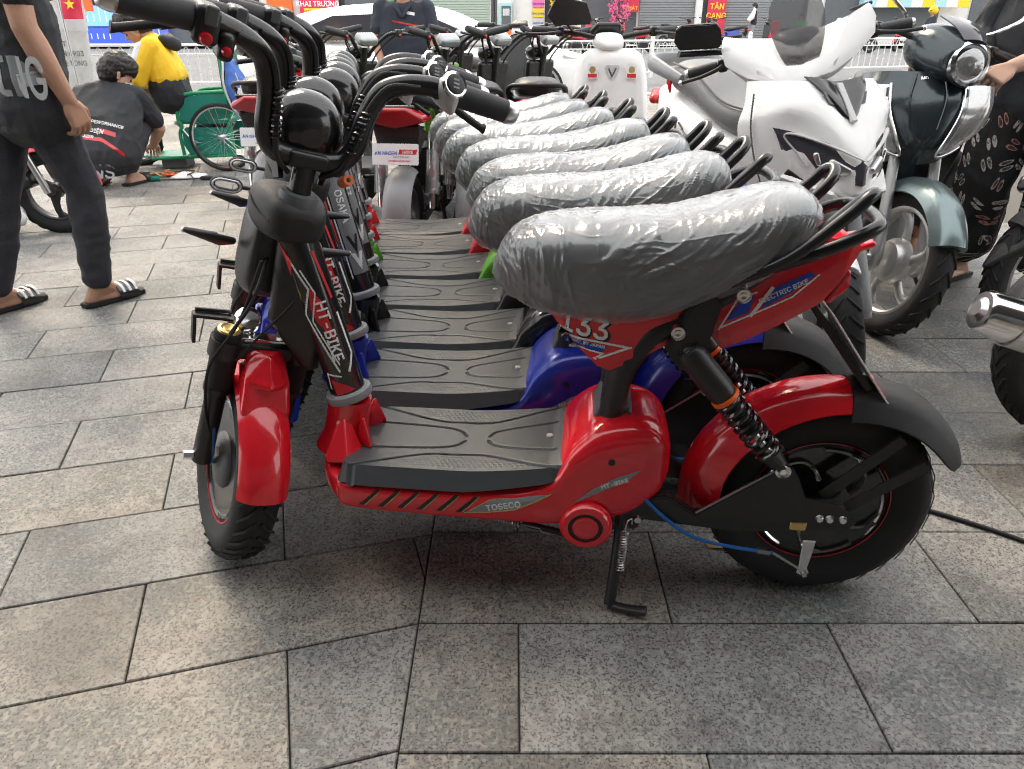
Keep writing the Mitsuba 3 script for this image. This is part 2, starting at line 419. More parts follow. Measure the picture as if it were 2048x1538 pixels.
def deck_mesh():
    """Footboard with the X-shaped grooves and dimple fields."""
    nx, ny = 230, 120; x0, x1 = -.352, .128
    X, S = np.meshgrid(np.linspace(0, 1, nx), np.linspace(-1, 1, ny), indexing='ij'); x = x0 + (x1 - x0) * X
    half = np.interp(x, [-.352, -.34, -.3, -.05, .05, .10, .128], [.110, .124, .127, .129, .128, .124, .120])
    y = S * half; z = .314 + .020 * np.clip((x + .12) / .2, 0, 1)**1.5 + .05 * np.clip((x - .062) / .066, 0, 1)**2 * (1 - .55 * np.abs(S)**3)
    lines = []
    for s in (-1, 1):
        lines += [spline([(-.35, s * .055), (-.2, s * .046), (-.14, s * .034), (-.118, s * .011)], 10), spline([(.075, s * .058), (-.01, s * .042), (-.055, s * .027), (-.068, s * .009)], 10),
                  spline([(-.35, s * .132), (-.2, s * .074), (-.13, s * .068), (-.09, s * .067), (-.05, s * .074), (.04, s * .112), (.09, s * .128)], 12)]
    g = np.full(x.shape, 9.0)
    for L in lines:
        for a, b in zip(L[:-1], L[1:]):
            d = b - a; t = np.clip(((x - a[0]) * d[0] + (y - a[1]) * d[1]) / (d @ d), 0, 1); g = np.minimum(g, np.hypot(x - a[0] - t * d[0], y - a[1] - t * d[1]))
    z = z - .0055 * np.clip(1.35 - g / .0024, 0, 1)
    edge = np.interp(x, [-.35, -.2, -.13, -.09, -.05, .04, .09], [.126, .088, .070, .069, .075, .107, .13])
    field = (np.abs(y) > edge) & (np.abs(y) < half - .008) & (x > -.24) & (x < .03)
    u, w = x / .0105, np.abs(y) / .0085; u = u + .5 * (np.floor(w) % 2); dd = np.hypot((u - np.floor(u) - .5) * .0105, (w - np.floor(w) - .5) * .0085)
    z = z + np.where(field, .0016 * np.clip(1.4 - dd / .0021, 0, 1), 0)
    v = np.stack([x, y, z], -1).reshape(-1, 3); i, j = np.meshgrid(np.arange(nx - 1), np.arange(ny - 1), indexing='ij'); a = (i * ny + j).ravel()
    f = np.vstack([np.stack([a, a + ny, a + ny + 1], 1), np.stack([a, a + ny + 1, a + 1], 1)])
    b = np.concatenate([np.arange(ny), np.arange(1, nx) * ny + ny - 1, ((nx - 1) * ny + np.arange(ny - 1))[::-1], (np.arange(1, nx - 1) * ny)[::-1]])
    low = v[b].copy(); w = np.interp(low[:, 0], [-.35, -.1, .06, .13], [1, 1, .75, .5]); low[:, 2] -= .036 * w; low[:, 1] *= 1 + .16 * w; low[:, 0] -= np.where(low[:, 0] < -.345, .012, 0); k = len(v); q = np.arange(len(b)); r = (q + 1) % len(b)
    f2 = np.vstack([np.stack([b[q], k + q, k + r], 1), np.stack([b[q], k + r, b[r]], 1)])
    return tm(np.vstack([v, low]), np.vstack([f, f2]))


def steer(deg, rake, pivot):
    """Matrix from the front frame (x back, y right, z up the steering axis) to the bike."""
    t, r = math.radians(deg), math.radians(rake)
    a = V([math.sin(r), 0, math.cos(r)]); f = V([-math.cos(r), 0, math.sin(r)]); l = V([0, -1., 0])
    f2, l2 = f * math.cos(t) - l * math.sin(t), l * math.cos(t) + f * math.sin(t)
    return frame(V(pivot, float), -f2, -l2, a)


def build_ebike(k, rise=1.0):
    B = lambda path, m, mat, s=38: k.put(path, m, mat, s)
    # --- body
    body = loft_x([-.415, -.40, -.37, -.34, -.2, 0, .07, .105, .15, .20, .25, .285, .303], [.282, .288, .286, .280, .278, .286, .318, .372, .412, .424, .420, .398, .36],
                  [.248, .232, .218, .210, .206, .200, .193, .190, .191, .198, .220, .252, .29], [.055, .094, .126, .144, .150, .150, .147, .142, .134, .124, .110, .092, .065], 44, 4.8, 4)
    B('body', body, 'BODY')
    B('body__motor_cap', lathe([(0, .016), (.02, .018), (.026, .016), (.027, .011), (.034, .011), (.035, .018), (.046, .017), (.052, .01), (.053, 0)], 36, tr(.142, -.134, .210) @ WY), 'BODY')
    B('body__cap_ring', lathe([(.0265, .0105), (.0265, .0145), (.0345, .0145), (.0345, .0105)], 36, tr(.142, -.134, .210) @ WY, closed=True), 'print_black')
    B('body__side_hole', lathe([(0, 0), (.0065, 0), (.0065, .003), (0, .003)], 16, tr(.186, -.126, .352) @ WY), 'print_black')
    neck = tube([(-.385, 0, .285), (-.377, 0, .33), (-.362, 0, .405)], [.062, .047, .044], 24, 5)
    B('neck', neck, 'BODY')
    for s in (-1, 1):
        B('neck_fin', hull([(-.372, s * .030, .372, .010), (-.392, s * .088, .300, .008), (-.352, s * .096, .304, .008), (-.335, s * .06, .314, .006), (-.40, s * .05, .30, .01)], 10), 'BODY', 30)
        B('neck_fin', hull([(-.325, s * .045, .372, .004), (-.332, s * .034, .350, .008), (-.312, s * .058, .318, .005), (-.338, s * .036, .315, .008)], 10), 'BODY', 25)
    B('neck__screw', lathe([(0, .004), (.004, .004), (.005, 0)], 12, tr(-.378, -.046, .362) @ WY), 'steel')
    B('neck_ring', lathe([(.036, 0), (.047, 0), (.049, .006), (.048, .016), (.044, .02), (.036, .02)], 32, frame((-.363, 0, .402), *np.eye(3)[:2], (0, 0, 1)) @ rot([0, 1, 0], -13), True), 'mid_grey')
    A_, Z_ = V([-.363, 0, .40]), V([-.440, 0, .765]); t = unit(Z_ - A_)
    down = tube([A_, Z_], [.037, .037], 28, 0); B('down_tube', down, 'gloss_black')
    B('down_tube__gusset', hull([(-.44, 0, .75, .03), (-.49, 0, .58, .026), (-.42, 0, .56, .03), (-.445, 0, .48, .02)]), 'satin_black')
    # stickers wrap the tube: (u along the tube from its top, w round it from the near side, rearwards positive)
    def wrap(m, r=.0376):
        m = m.copy(); m.merge_vertices(); v, f = trimesh.remesh.subdivide_to_size(m.vertices, m.faces, .006, max_iter=10); e1 = V([0, -1., 0]); e2 = np.cross(t, e1); e2 = e2 if e2[0] > 0 else -e2
        an, hz = v[:, 1] / r, r + v[:, 2] - v[:, 2].min()
        return tm(Z_ + np.outer(-v[:, 0], t) + hz[:, None] * (np.cos(an)[:, None] * e1 + np.sin(an)[:, None] * e2), f)
    def sticker(name, poly, mat): B('down_tube__' + name, wrap(flatpoly(poly, .0006)), mat)
    line = lambda pts, w: sg.LineString(pts).buffer(w / 2, cap_style=2, join_style=2)
    sticker('stripe', line([(.05, -.018), (.12, .004), (.17, -.02), (.30, .012)], .004), 'print_white')
    sticker('stripe', line([(.08, .0), (.13, .014), (.185, -.008), (.285, .016)], .003), 'print_white')
    sticker('patch', [(.115, .006), (.15, .022), (.24, .024), (.185, .0), (.16, -.004)], 'print_red')
    sticker('patch', [(.02, -.03), (.1, -.03), (.06, -.01)], 'print_red')
    sticker('stripe', line([(.05, .034), (.15, .044)], .006), 'print_red')
    sticker('stripe', line([(.18, .046), (.27, .05), (.305, .03)], .005), 'print_white')
    sticker('stripe', line([(.31, .012), (.30, -.016), (.335, -.02)], .003), 'print_white')
    sticker('patch', [(.313, -.012), (.33, .016), (.345, .03), (.35, -.01)], 'print_red')
    tx = tcent(text('HT-BIKE', .0215, True, .0007)); tx.apply_transform(tr(.212, .018, .0)); B('down_tube__lettering', wrap(tx, .0386), 'print_white')
    # --- footboard
    B('footboard', deck_mesh(), 'deck_plastic', 50)
    for s in (-1, 1):
        for L in ([(-.33, s * .0545), (-.2, s * .046), (-.14, s * .034), (-.118, s * .011)], [(.07, s * .0575), (-.01, s * .042), (-.055, s * .027), (-.068, s * .009)], [(-.33, s * .1125), (-.2, s * .078), (-.13, s * .061), (-.09, s * .060), (-.05, s * .066), (.04, s * .097), (.07, s * .1105)]):
            B('footboard__groove', tube([(p[0], p[1], .3115 + .020 * max(0, (p[0] + .12) / .2)**1.5) for p in spline(L, 8)], .0017, 5, 0), 'matt_black')
    B('footboard__charge_cap', lathe([(0, .003), (.007, .003), (.008, 0)], 16, tr(.060, .0, .3305)), 'light_grey')
    # --- side artwork
    near = lambda n, poly, mat, d=.0008: B('body__' + n, stick(flatpoly(poly, d), body, (0, -.22, .000), (1, 0, 0), (0, 0, 1), .0006), mat)
    for i in range(6):
        x = -.318 + i * .04
        near('slash', [(x, .232), (x + .012, .232), (x + .047, .268), (x + .037, .267)], 'print_black'); near('slash_edge', [(x + .012, .2325), (x + .0142, .2325), (x + .0495, .2685), (x + .0472, .2685)], 'gold')
    near('swoosh', [(-.098, .232), (-.06, .236), (.0, .246), (.05, .272), (.07, .283), (.045, .279), (.0, .27), (-.03, .268), (-.05, .263)], 'print_grey')
    near('swoosh_edge', line([(-.10, .2315), (-.055, .2355), (.0, .245), (.045, .268), (.072, .2845)], .0022), 'gold'); near('swoosh_edge', line([(-.09, .236), (-.05, .264), (-.02, .2685)], .002), 'gold')
    tx = tcent(text('TOSECO', .0125, True, .0006)); tx.apply_transform(rot([0, 0, 1], 11) @ tr(0, 0, .0014)); tx.apply_transform(tr(-.022, .2425, 0)); B('body__lettering', stick(tx, body, (0, -.22, .01), (1, 0, 0), (0, 0, 1), .0012, .01), 'print_white')
    near('flash', [(.115, .262), (.155, .295), (.20, .318), (.245, .330), (.222, .31), (.17, .288)], 'print_grey')
    tx = tcent(text('HT-BIKE', .009, True, .0006)); tx.apply_transform(rot([0, 0, 1], 14)); tx.apply_transform(tr(.195, .294, 0)); B('body__lettering', stick(tx, body, (0, -.22, .01), (1, 0, 0), (0, 0, 1), .0012, .01), 'print_white')
    # --- rear frame
    for s in (-1, 1):
        B('frame_tube', tube([(.185, s * .045, .37), (.186, s * .05, .46), (.202, s * .058, .53), (.243, s * .066, .592), (.295, s * .07, .625), (.35, s * .07, .665), (.40, s * .07, .70), (.46, s * .075, .755)], [.026, .026, .026, .026, .024, .02, .016, .013], 14, 5), 'satin_black')
        B('frame_tube__bracket', prism([(.27, .58), (.30, .66), (.335, .70), (.36, .67), (.345, .60), (.335, .545), (.30, .54)], .03, .006, tr(0, s * .092, 0) @ rot([1, 0, 0], 90)), 'satin_black')
        for (x, z, r) in ((.287, .619, .0125), (.312, .58, .0155), (.391, .692, .0125)):
            B('bolt', lathe([(0, .004), (r * .45, .005), (r * .5, .002), (r * .8, .002), (r, .006), (r * 1.05, 0), (r, -.012)], 20, tr(x, s * .112, z) @ rot([1, 0, 0], 90 * -s)), 'chrome')
    B('frame_boot', hull([(.155, -.05, .413, .008), (.215, -.05, .423, .008), (.155, .05, .413, .008), (.215, .05, .423, .008), (.165, -.05, .44, .006), (.165, .05, .44, .006)], 8), 'dark_grey')
    pan = xz([(.045, .655), (.055, .627), (.10, .575), (.15, .53), (.172, .522), (.215, .543), (.262, .572), (.30, .60), (.30, .70), (.12, .70)], -.089, .089, .012)
    pan.vertices[:, 1] *= np.interp(pan.vertices[:, 0], [.04, .12, .3], [.55, .95, 1.0]); B('side_panel', pan, 'BODY')
    side = lambda n, poly, mat, tgt, d=.0008, l=.0006: B(n, stick(flatpoly(poly, d), tgt, (0, -.25, 0), (1, 0, 0), (0, 0, 1), l), mat)
    tx = text('133', .036, True, .0008); tx = tcent(tx); tx.apply_transform(V([[1, .1, 0, .122], [-.17, 1, 0, .612], [0, 0, 1, 0], [0, 0, 0, 1]])); B('side_panel__number', stick(tx, pan, (0, -.25, 0), (1, 0, 0), (0, 0, 1), .0014, .01), 'print_white')
    tx2 = text('133', .036, True, .0008); tx2 = tcent(tx2); pb = V([[1.06, .1, 0, .124], [-.17, 1.08, 0, .6095], [0, 0, 1, 0], [0, 0, 0, 1]]); tx2.apply_transform(pb); B('side_panel__number', stick(tx2, pan, (0, -.25, 0), (1, 0, 0), (0, 0, 1), .0005, .01), 'print_black')
    side('side_panel__badge', [(.084, .590), (.10, .586), (.165, .574), (.155, .563), (.11, .573), (.095, .577)], 'print_blue', pan)
    side('side_panel__badge_edge', line([(.08, .593), (.205, .575), (.135, .545)], .004), 'print_white', pan); side('side_panel__badge_edge', line([(.095, .574), (.158, .561), (.135, .545)], .003), 'print_white', pan)
    tx = tcent(text('MODEL BY JAPAN', .0062, True, .0005)); tx.apply_transform(rot([0, 0, 1], -10)); tx.apply_transform(tr(.125, .580, 0)); B('side_panel__lettering', stick(tx, pan, (0, -.25, 0), (1, 0, 0), (0, 0, 1), .0014, .01), 'print_white')
    def tail_shape():
        m = xz([(.345, .655), (.352, .60), (.372, .575), (.40, .585), (.47, .622), (.536, .664), (.552, .69), (.570, .722), (.592, .765), (.574, .780), (.515, .784), (.45, .756), (.40, .715), (.36, .69)], -.088, .088, .01)
        v, f = trimesh.remesh.subdivide_to_size(m.vertices, m.faces, .03, max_iter=8); m = tm(v, f); x, z = m.vertices[:, 0], m.vertices[:, 2]
        m.vertices[:, 1] *= np.interp(x, [.34, .45, .56, .61], [1, .98, .86, .55]) * (1 - .5 * np.clip(np.abs(z - (.62 + .62 * (x - .36))) / .12, 0, 1)**2); return m
    tail = tail_shape(); B('tail_panel', tail, 'BODY', 30)
    side('tail_panel__badge', [(.372, .635), (.392, .672), (.415, .682), (.408, .652)], 'print_blue', tail); side('tail_panel__badge', [(.428, .66), (.45, .70), (.505, .728), (.512, .722), (.475, .69)], 'print_blue', tail)
    side('tail_panel__badge_edge', line([(.36, .618), (.388, .676), (.42, .69)], .003), 'print_white', tail); side('tail_panel__badge_edge', line([(.362, .622), (.48, .683), (.52, .724)], .003), 'print_white', tail); side('tail_panel__badge_edge', line([(.412, .645), (.445, .70)], .006), 'print_white', tail)
    tx = tcent(text('ELECTRIC BIKE', .0085, True, .0005)); tx.apply_transform(rot([0, 0, 1], 27)); tx.apply_transform(tr(.463, .693, 0)); B('tail_panel__lettering', stick(tx, tail, (0, -.25, 0), (1, 0, 0), (0, 0, 1), .0014, .01), 'print_white')
    B('tail_light', hull([(.548, -.062, .672, .006), (.548, .062, .672, .006), (.572, -.06, .722, .006), (.572, .06, .722, .006), (.582, -.035, .69, .006), (.582, .035, .69, .006)], 8), 'lens_red', 20)
    B('tail_lip', hull([(.565, -.05, .755, .006), (.565, .05, .755, .006), (.612, -.04, .768, .005), (.612, .04, .768, .005), (.58, 0, .74, .01)], 8), 'BODY', 20)
    B('plate_holder', bar((.53, 0, .655), (.66, 0, .49), .09, .012), 'matt_black')
    B('plate', bar((.565, 0, .641), (.70, 0, .462), .11, .003), 'print_white'); B('plate__stripe', bar((.66, 0, .5185), (.69, 0, .4785), .1, .0025, (0, 0, 1)), 'print_red')
    # --- seat and grab rails
    B('seat', seat_mesh(), 'seat_black')
    k.film_at = len(k.items)
    for s in (-1, 1):
        B('grab_rail', tube([(.36, s * .112, .712), (.45, s * .128, .762), (.53, s * .13, .835), (.558, s * .128, .865), (.570, s * .11, .868), (.555, s * .085, .845), (.50, s * .08, .79), (.42, s * .08, .73)], .0105, 10, 5), 'tube_black')
    B('tail_rack', tube([(.38, -.085, .715), (.46, -.105, .752), (.53, -.11, .782), (.580, -.10, .805), (.602, -.075, .813), (.608, 0, .815), (.602, .075, .813), (.580, .10, .805), (.53, .11, .782), (.46, .105, .752), (.38, .085, .715)], .0115, 10, 5), 'tube_black')
    # --- rear wheel, arm, fender
    ax = tr(.615, 0, .228)
    ty, tread = tyre_mesh(.226, .138, .050, 30, depth=.0012); B('rear_wheel__tyre', xf(ty, ax), 'rubber'); B('rear_wheel__tread', xf(tread, ax), 'rubber')
    B('rear_wheel__rim', lathe([(.137, -.033), (.131, -.036), (.126, -.03), (.12, -.02), (.06, -.03), (0, -.032), (0, .032), (.06, .03), (.12, .02), (.126, .03), (.131, .036), (.137, .033)], 56, ax @ WY), 'gloss_black')
    B('rear_wheel__red_line', lathe([(.1385, .0345), (.1405, .0345), (.1405, .0365), (.1385, .0365)], 56, ax @ WY, closed=True), 'lens_red')
    for i in range(5):
        a = 2 * np.pi * i / 5 + .5; P = [V([r * math.cos(a + q), -.039, r * math.sin(a + q)]) for r, q in ((.06, 0), (.085, .10), (.108, .3), (.121, .62))]
        B('rear_wheel__spoke', xf(tube(P, [.011, .008, .006, .0055], 6, 4, flat=.5), ax), 'chrome')
        P = [V([.1235 * math.cos(a + q), -.0365, .1245 * math.sin(a + q)]) for q in np.linspace(.45, 1.15, 7)]
        B('rear_wheel__rim_flash', xf(tube(P, .0062, 6, 2, flat=.6), ax), 'chrome')
    def rf(t): return (.064 + .008 * math.sin(t * 3), .075 - .035 * t, .262 + .018 * math.sin(math.pi * (1 - t) * .5)**3)
    B('rear_fender', xf(curved_fender(.265, 193, 86, .066, .06, 30, taper=rf), ax), 'BODY')
    def mf(t): return (.070 + .012 * math.sin(3 * t) - .02 * t**8, .058 - .012 * t - .02 * t**8, .265 + .02 * math.sin(2.2 * t))
    B('mudguard', xf(curved_fender(.265, 85.5, 23, .064, .04, 24, taper=mf), ax), 'matt_black')
    for s in (-1, 1):
        for (x, z, x2, z2) in ((.735, .40, .605, .268), (.79, .345, .655, .245)):
            B('mudguard__stay', bar((x, s * .064, z), (x2, s * .074, z2), .006, .024), 'matt_black')
        B('swing_arm', xz([(.20, .235), (.30, .262), (.36, .225), (.45, .232), (.62, .248), (.66, .243), (.675, .225), (.66, .207), (.58, .198), (.45, .185), (.33, .195), (.22, .205)], s * .086 - .012, s * .086 + .012, .005), 'satin_black')
        B('swing_arm__plate', xz([(.36, .225), (.50, .335), (.53, .348), (.545, .325), (.565, .28), (.63, .27), (.665, .24), (.50, .215)], s * .101 - .003, s * .101 + .003, .0015), 'satin_black')
        B('swing_arm__edge', tube([(.36, s * .101, .229), (.50, s * .101, .338)], .0028, 6, 0), 'steel')
        # shock
        a, b = V([.312, s * .108, .58]), V([.508, s * .108, .349]); u = b - a; q = lambda f: a + u * f
        B('shock', tube([q(-.02), q(.02), q(.30), q(.36)], [.021, .027, .027, .024], 16, 0), 'satin_black')
        B('shock__ring', tube([q(.358), q(.385)], .0275, 18, 0), 'orange_ring'); B('shock__shaft', tube([q(.36), q(.66)], .015, 12, 0), 'matt_black'); B('shock__shaft', tube([q(.66), q(.9)], .008, 10, 0), 'steel')
        B('shock__spring', helix(q(.39), q(.88), .0235, .0048, 8), 'gloss_black'); B('shock__foot', tube([q(.86), q(1.0)], [.022, .014], 14, 0), 'satin_black')
        B('bolt', lathe([(0, .006), (.006, .006), (.007, .001), (.011, .003), (.0145, .005), (.015, -.006)], 20, tr(.508, s * .118, .349) @ rot([1, 0, 0], 90 * -s)), 'chrome')
    for x in (.598, .617, .642): B('bolt', lathe([(0, .006), (.006, .006), (.0075, .002), (.0085, 0)], 6 * 2, tr(x, -.104, .236) @ WY), 'chrome', 20)
    B('axle_plate', cham((.032, .006, .02), .002, tr(.562, -.1, .212)), 'gold'); B('brake_arm', xz([(.574, .185), (.598, .185), (.596, .15), (.592, .118), (.598, .106), (.588, .097), (.574, .104), (.576, .12)], -.113, -.107, .002), 'light_grey')
    B('brake_arm__pin', lathe([(0, .01), (.005, .01), (.006, 0)], 12, tr(.586, -.113, .108) @ WY), 'steel')
    B('brake_cable', tube([(.25, -.10, .262), (.30, -.105, .215), (.36, -.108, .175), (.44, -.11, .158), (.52, -.11, .15)], .0038, 7, 5), 'blue_cable'); B('brake_cable__rod', tube([(.52, -.11, .15), (.586, -.111, .11)], .003, 6, 0), 'steel'); B('brake_cable__nut', tube([(.49, -.11, .153), (.515, -.11, .15)], .006, 6, 0), 'steel')
    # --- stands
    for s in (-1, 1):
        B('centre_stand', tube([(.215, s * .085, .215), (.213, s * .10, .16), (.205, s * .128, .06), (.20, s * .14, .014)], [.014, .012, .012, .012], 10, 4), 'satin_black')
        B('centre_stand', tube([(.20, s * .14, .012), (.235, s * .15, .012), (.275, s * .16, .018)], [.011, .011, .013], 10, 4, flat=.7), 'satin_black')
    B('stand_spring', helix((.222, -.118, .185), (.217, -.13, .095), .008, .0017, 15), 'steel'); B('stand_spring__hook', tube([(.222, -.118, .185), (.226, -.112, .205), (.235, -.105, .208), (.236, -.105, .195)], .0017, 6, 3), 'steel')
    B('side_stand', tube([(-.05, -.10, .196), (.03, -.112, .182), (.10, -.12, .172), (.125, -.12, .162)], .007, 8, 3), 'satin_black'); B('side_stand__spring', helix((-.06, -.108, .196), (.01, -.115, .184), .0065, .0016, 12), 'steel'); B('side_stand__rod', tube([(.01, -.115, .184), (.05, -.12, .18), (.055, -.12, .172), (.12, -.122, .166)], .002, 6, 2), 'steel')
    B('stand_mount', xz([(.20, .26), (.26, .27), (.265, .21), (.24, .175), (.21, .20)], -.1, -.085, .003), 'satin_black'); B('stand_mount__bolt', lathe([(0, .006), (.007, .006), (.009, 0)], 12, tr(.247, -.1, .205) @ WY), 'steel')
    # --- steered front end: front frame is x back, y right, z up the steering axis
    S = steer(55, 20.2, (-.398, 0, .888)); F = lambda path, m, mat, s=38: B(path, xf(m, S), mat, s)
    half = [(.0, 0, 0), (.0, .042, .0), (.0, .068, .01), (.0, .084, .042), (.0, .090, .10), (.002, .106, .148), (.008, .138, .172), (.016, .18, .184), (.024, .212, .187), (.05, .335, .186)]
    half = [(x, y, z * rise) for x, y, z in half]; path = [(x, -y, z) for x, y, z in half[::-1]] + half[1:]
    F('handlebar', tube(path, .0185, 14, 6), 'tube_black'); F('handlebar__clamp', rbox((.045, .075, .03), .008, tr(0, 0, 0)), 'satin_black')
    for s in (-1, 1):
        g = lambda q: V([.024 + .026 * q, s * (.212 + .123 * q), .187 * rise - .001 * q])
        F('grip', tube([g(.12), g(.2), g(.96), g(1.0)], [.019, .0225, .0215, .019], 18, 2), 'grip_rubber')
        F('grip__end_cap', tube([g(1.0), g(1.04), g(1.16), g(1.2)], [.0215, .0225, .0195, .012], 18, 2), 'steel')
        F('brake_lever', tube([g(-.05) + V([-.03, 0, -.01]), g(.2) + V([-.055, 0, -.022]), g(.6) + V([-.058, 0, -.04]), g(.92) + V([-.052, 0, -.052]), g(.98) + V([-.052, 0, -.053])], [.009, .0085, .0075, .0075, .0105], 10, 4), 'matt_black')
        F('brake_lever__perch', rbox((.05, .035, .03), .008, tr(*(g(-.05) + V([-.01, 0, -.004])))), 'matt_black')
        P = [V([.012 + .004 * math.sin(i * 1.3), s * (.04 + .0035 * i), -.02 + .0125 * i]) for i in range(15)]
        F('wiring', tube([(.004, s * .03, -.03), (.022, s * .06, .0), (.024, s * .072, .05 * rise), (.022, s * .08, .11 * rise), (.028, s * .105, .165 * rise), (.034, s * .16, .18 * rise)], .0052, 8, 4), 'rubber')
        F('spiral_wrap', helix((.024, s * .068, .03 * rise), (.022, s * .08, .115 * rise), .0075, .0026, 9, 5, 8), 'gloss_black')
    g = lambda q: V([.024 + .026 * q, -(.212 + .123 * q), .187 * rise - .001 * q])
    F('switch_pod', rbox((.055, .04, .06), .012, tr(*(g(-.02) + V([.005, 0, -.005])))), 'satin_black'); F('switch_pod__button', lathe([(0, .012), (.008, .011), (.01, .004), (.011, 0)], 16, tr(*(g(-.02) + V([.03, .0, -.022]))) @ rot([0, 1, 0], 90)), 'lens_red'); F('switch_pod__slider', rbox((.012, .02, .03), .004, tr(*(g(-.02) + V([.032, .004, .012])))), 'dark_grey')
    F('switch_pod', rbox((.05, .026, .045), .01, tr(*(g(-.3) + V([.004, 0, -.03])))), 'satin_black'); F('switch_pod__button', lathe([(0, .01), (.006, .009), (.008, 0)], 14, tr(*(g(-.3) + V([.028, 0, -.035]))) @ rot([0, 1, 0], 90)), 'lens_red')
    g = lambda q: V([.024 + .026 * q, .212 + .123 * q, .187 * rise - .001 * q]); mm = tr(*g(.03)) @ rot([0, 1, 0], 55)
    F('throttle_gauge', xf(hull([(0, 0, .012, .024), (0, 0, -.012, .024), (.034, .01, 0, .009)]), mm), 'light_grey'); F('throttle_gauge__display', xf(lathe([(0, .0385), (.016, .0383), (.019, .036), (.02, .033)], 24), mm), 'print_black'); F('throttle_gauge__ring', xf(lathe([(.018, .036), (.0225, .0375), (.025, .034), (.024, .028)], 24, None, True), mm), 'chrome')
    for q in (-.4, 0, .4): F('throttle_gauge__mark', xf(cham((.004, .012, .001), .0003, tr(.018 * q, .0, .0388)), mm), 'print_grey')
    F('key_switch', lathe([(0, .012), (.01, .012), (.011, 0), (.011, -.02)], 16, tr(.02, .075, -.02) @ rot([0, 1, 0], 60)), 'orange_plug'); F('key_switch__core', lathe([(0, .0135), (.004, .013), (.0045, .0115)], 10, tr(.02, .075, -.02) @ rot([0, 1, 0], 60)), 'print_black')
    F('headlight', loft_x([-.105, -.098, -.085, -.055, -.03, -.012, .0, .006], [.076, .091, .102, .110, .108, .096, .076, .054], [.0, -.014, -.028, -.036, -.032, -.016, .006, .024], [.036, .052, .064, .070, .068, .056, .038, .019], 32, 2.1, 4), 'gloss_black')
    F('headlight__rim', lathe([(.042, 0), (.05, .004), (.055, 0), (.05, -.012)], 32, tr(-.092, 0, .037) @ rot([0, 1, 0], -90), closed=True), 'chrome'); F('headlight__lens', lathe([(0, .012), (.03, .009), (.046, 0), (.046, -.01)], 32, tr(-.094, 0, .037) @ rot([0, 1, 0], -90)), 'lens_clear')
    for s in (-1, 1): F('headlight__mount', bar((-.01, s * .04, -.05), (-.04, s * .055, .02), .012, .02), 'tube_black')
    F('stem', tube([(0, 0, -.16), (0, 0, .005)], .021, 18, 0), 'tube_black')
    F('front_cover', loft_x([-.125, -.118, -.098, -.06, -.02, .022, .042, .05], [-.105, -.092, -.082, -.076, -.072, -.076, -.086, -.10], [-.15, -.158, -.165, -.168, -.168, -.160, -.152, -.14], [.034, .05, .062, .068, .066, .056, .042, .024], 36, 3.2, 4), 'matt_black')
    F('front_cover', loft_x([-.142, -.134, -.115, -.075, -.03, -.015], [-.12, -.11, -.105, -.10, -.11, -.12], [-.31, -.325, -.33, -.325, -.305, -.285], [.03, .048, .06, .063, .058, .044], 28, 3.6, 4), 'satin_black')
    F('front_cover__collar', lathe([(.022, .02), (.034, .018), (.04, .0), (.04, -.02), (.022, -.02)], 24, tr(0, 0, -.083), closed=True), 'dark_grey'); F('front_cover__seam', tube([(-.10, -.0625, -.115), (-.06, -.0695, -.11), (-.02, -.068, -.115), (.03, -.052, -.12)], .0018, 5, 4), 'rubber')
    for s in (-1, 1):
        k.sig = 1
        F('turn_signal_arrow', hull([(-.10, s * .075, -.224, .008), (-.10, s * .10, -.230, .0075), (-.095, s * .105, -.220, .009), (-.092, s * .165, -.212, .0055), (-.105, s * .165, -.217, .0045)], 8), 'satin_black', 25); F('turn_signal_arrow__lens', hull([(-.098, s * .11, -.2165, .0075), (-.096, s * .165, -.211, .0042)], 8), 'lens_dark'); F('turn_signal_arrow__tip', lathe([(0, .003), (.005, .0), (.005, -.004)], 10, tr(-.098, s * .171, -.214) @ rot([1, 0, 0], -90 * s)), 'lens_clear')
        if s < 0:
            R0 = [V([-.08, s * (.215 + .022 * math.cos(a) + (.014 if math.cos(a) > 0 else -.014)), -.262 + .016 * math.sin(a)]) for a in np.linspace(0, 2 * np.pi, 20, endpoint=False)]
            F('turn_signal_ring', tube(R0, .0068, 8, 2, True), 'satin_black'); F('turn_signal_ring__arm', tube([(-.08, s * .05, -.262), (-.08, s * .179, -.262)], .006, 8, 0), 'satin_black'); F('turn_signal_ring__lens', tube([r + V([.006, 0, 0]) for r in R0], .0026, 6, 2, True), 'lens_clear')
        F('lamp_bracket', bar((-.05, s * .055, -0.372), (-.055, s * .135, -0.372), .022, .007), 'satin_black'); F('lamp_bracket', bar((-.055, s * .132, -0.370), (-.055, s * .125, -0.434), .022, .007, (0, 1, 0)), 'satin_black'); F('lamp_bracket__strut', tube([(-.062, s * .06, -0.364), (-.062, s * .13, -0.364)], .004, 6, 0), 'satin_black')
        F('fork_leg', tube([(0, s * .074, -0.372), (0, s * .074, -0.377), (0, s * .074, -.505), (0, s * .074, -.51)], [.024, .0275, .0275, .024], 18, 0), 'rubber'); F('fork_leg__slider', tube([(0, s * .074, -.50), (0, s * .076, -.66), (0, s * .076, -.70), (0, s * .076, -.705)], [.0215, .0215, .022, .016], 16, 0), 'satin_black')
        F('fork_leg__cap', lathe([(0, .004), (.010, .005), (.012, .003), (.017, .006), (.022, .004), (.0245, -.004)], 22, tr(0, s * .074, -0.372)), 'gold'); F('fork_leg__seal', lathe([(.0215, .006), (.029, .006), (.029, -.006), (.0215, -.006)], 20, tr(0, s * .074, -.508), closed=True), 'satin_black')
        F('fork_crown_clamp', lathe([(.02, .018), (.033, .018), (.034, -.02), (.02, -.02)], 22, tr(0, s * .074, -0.407), closed=True), 'satin_black')
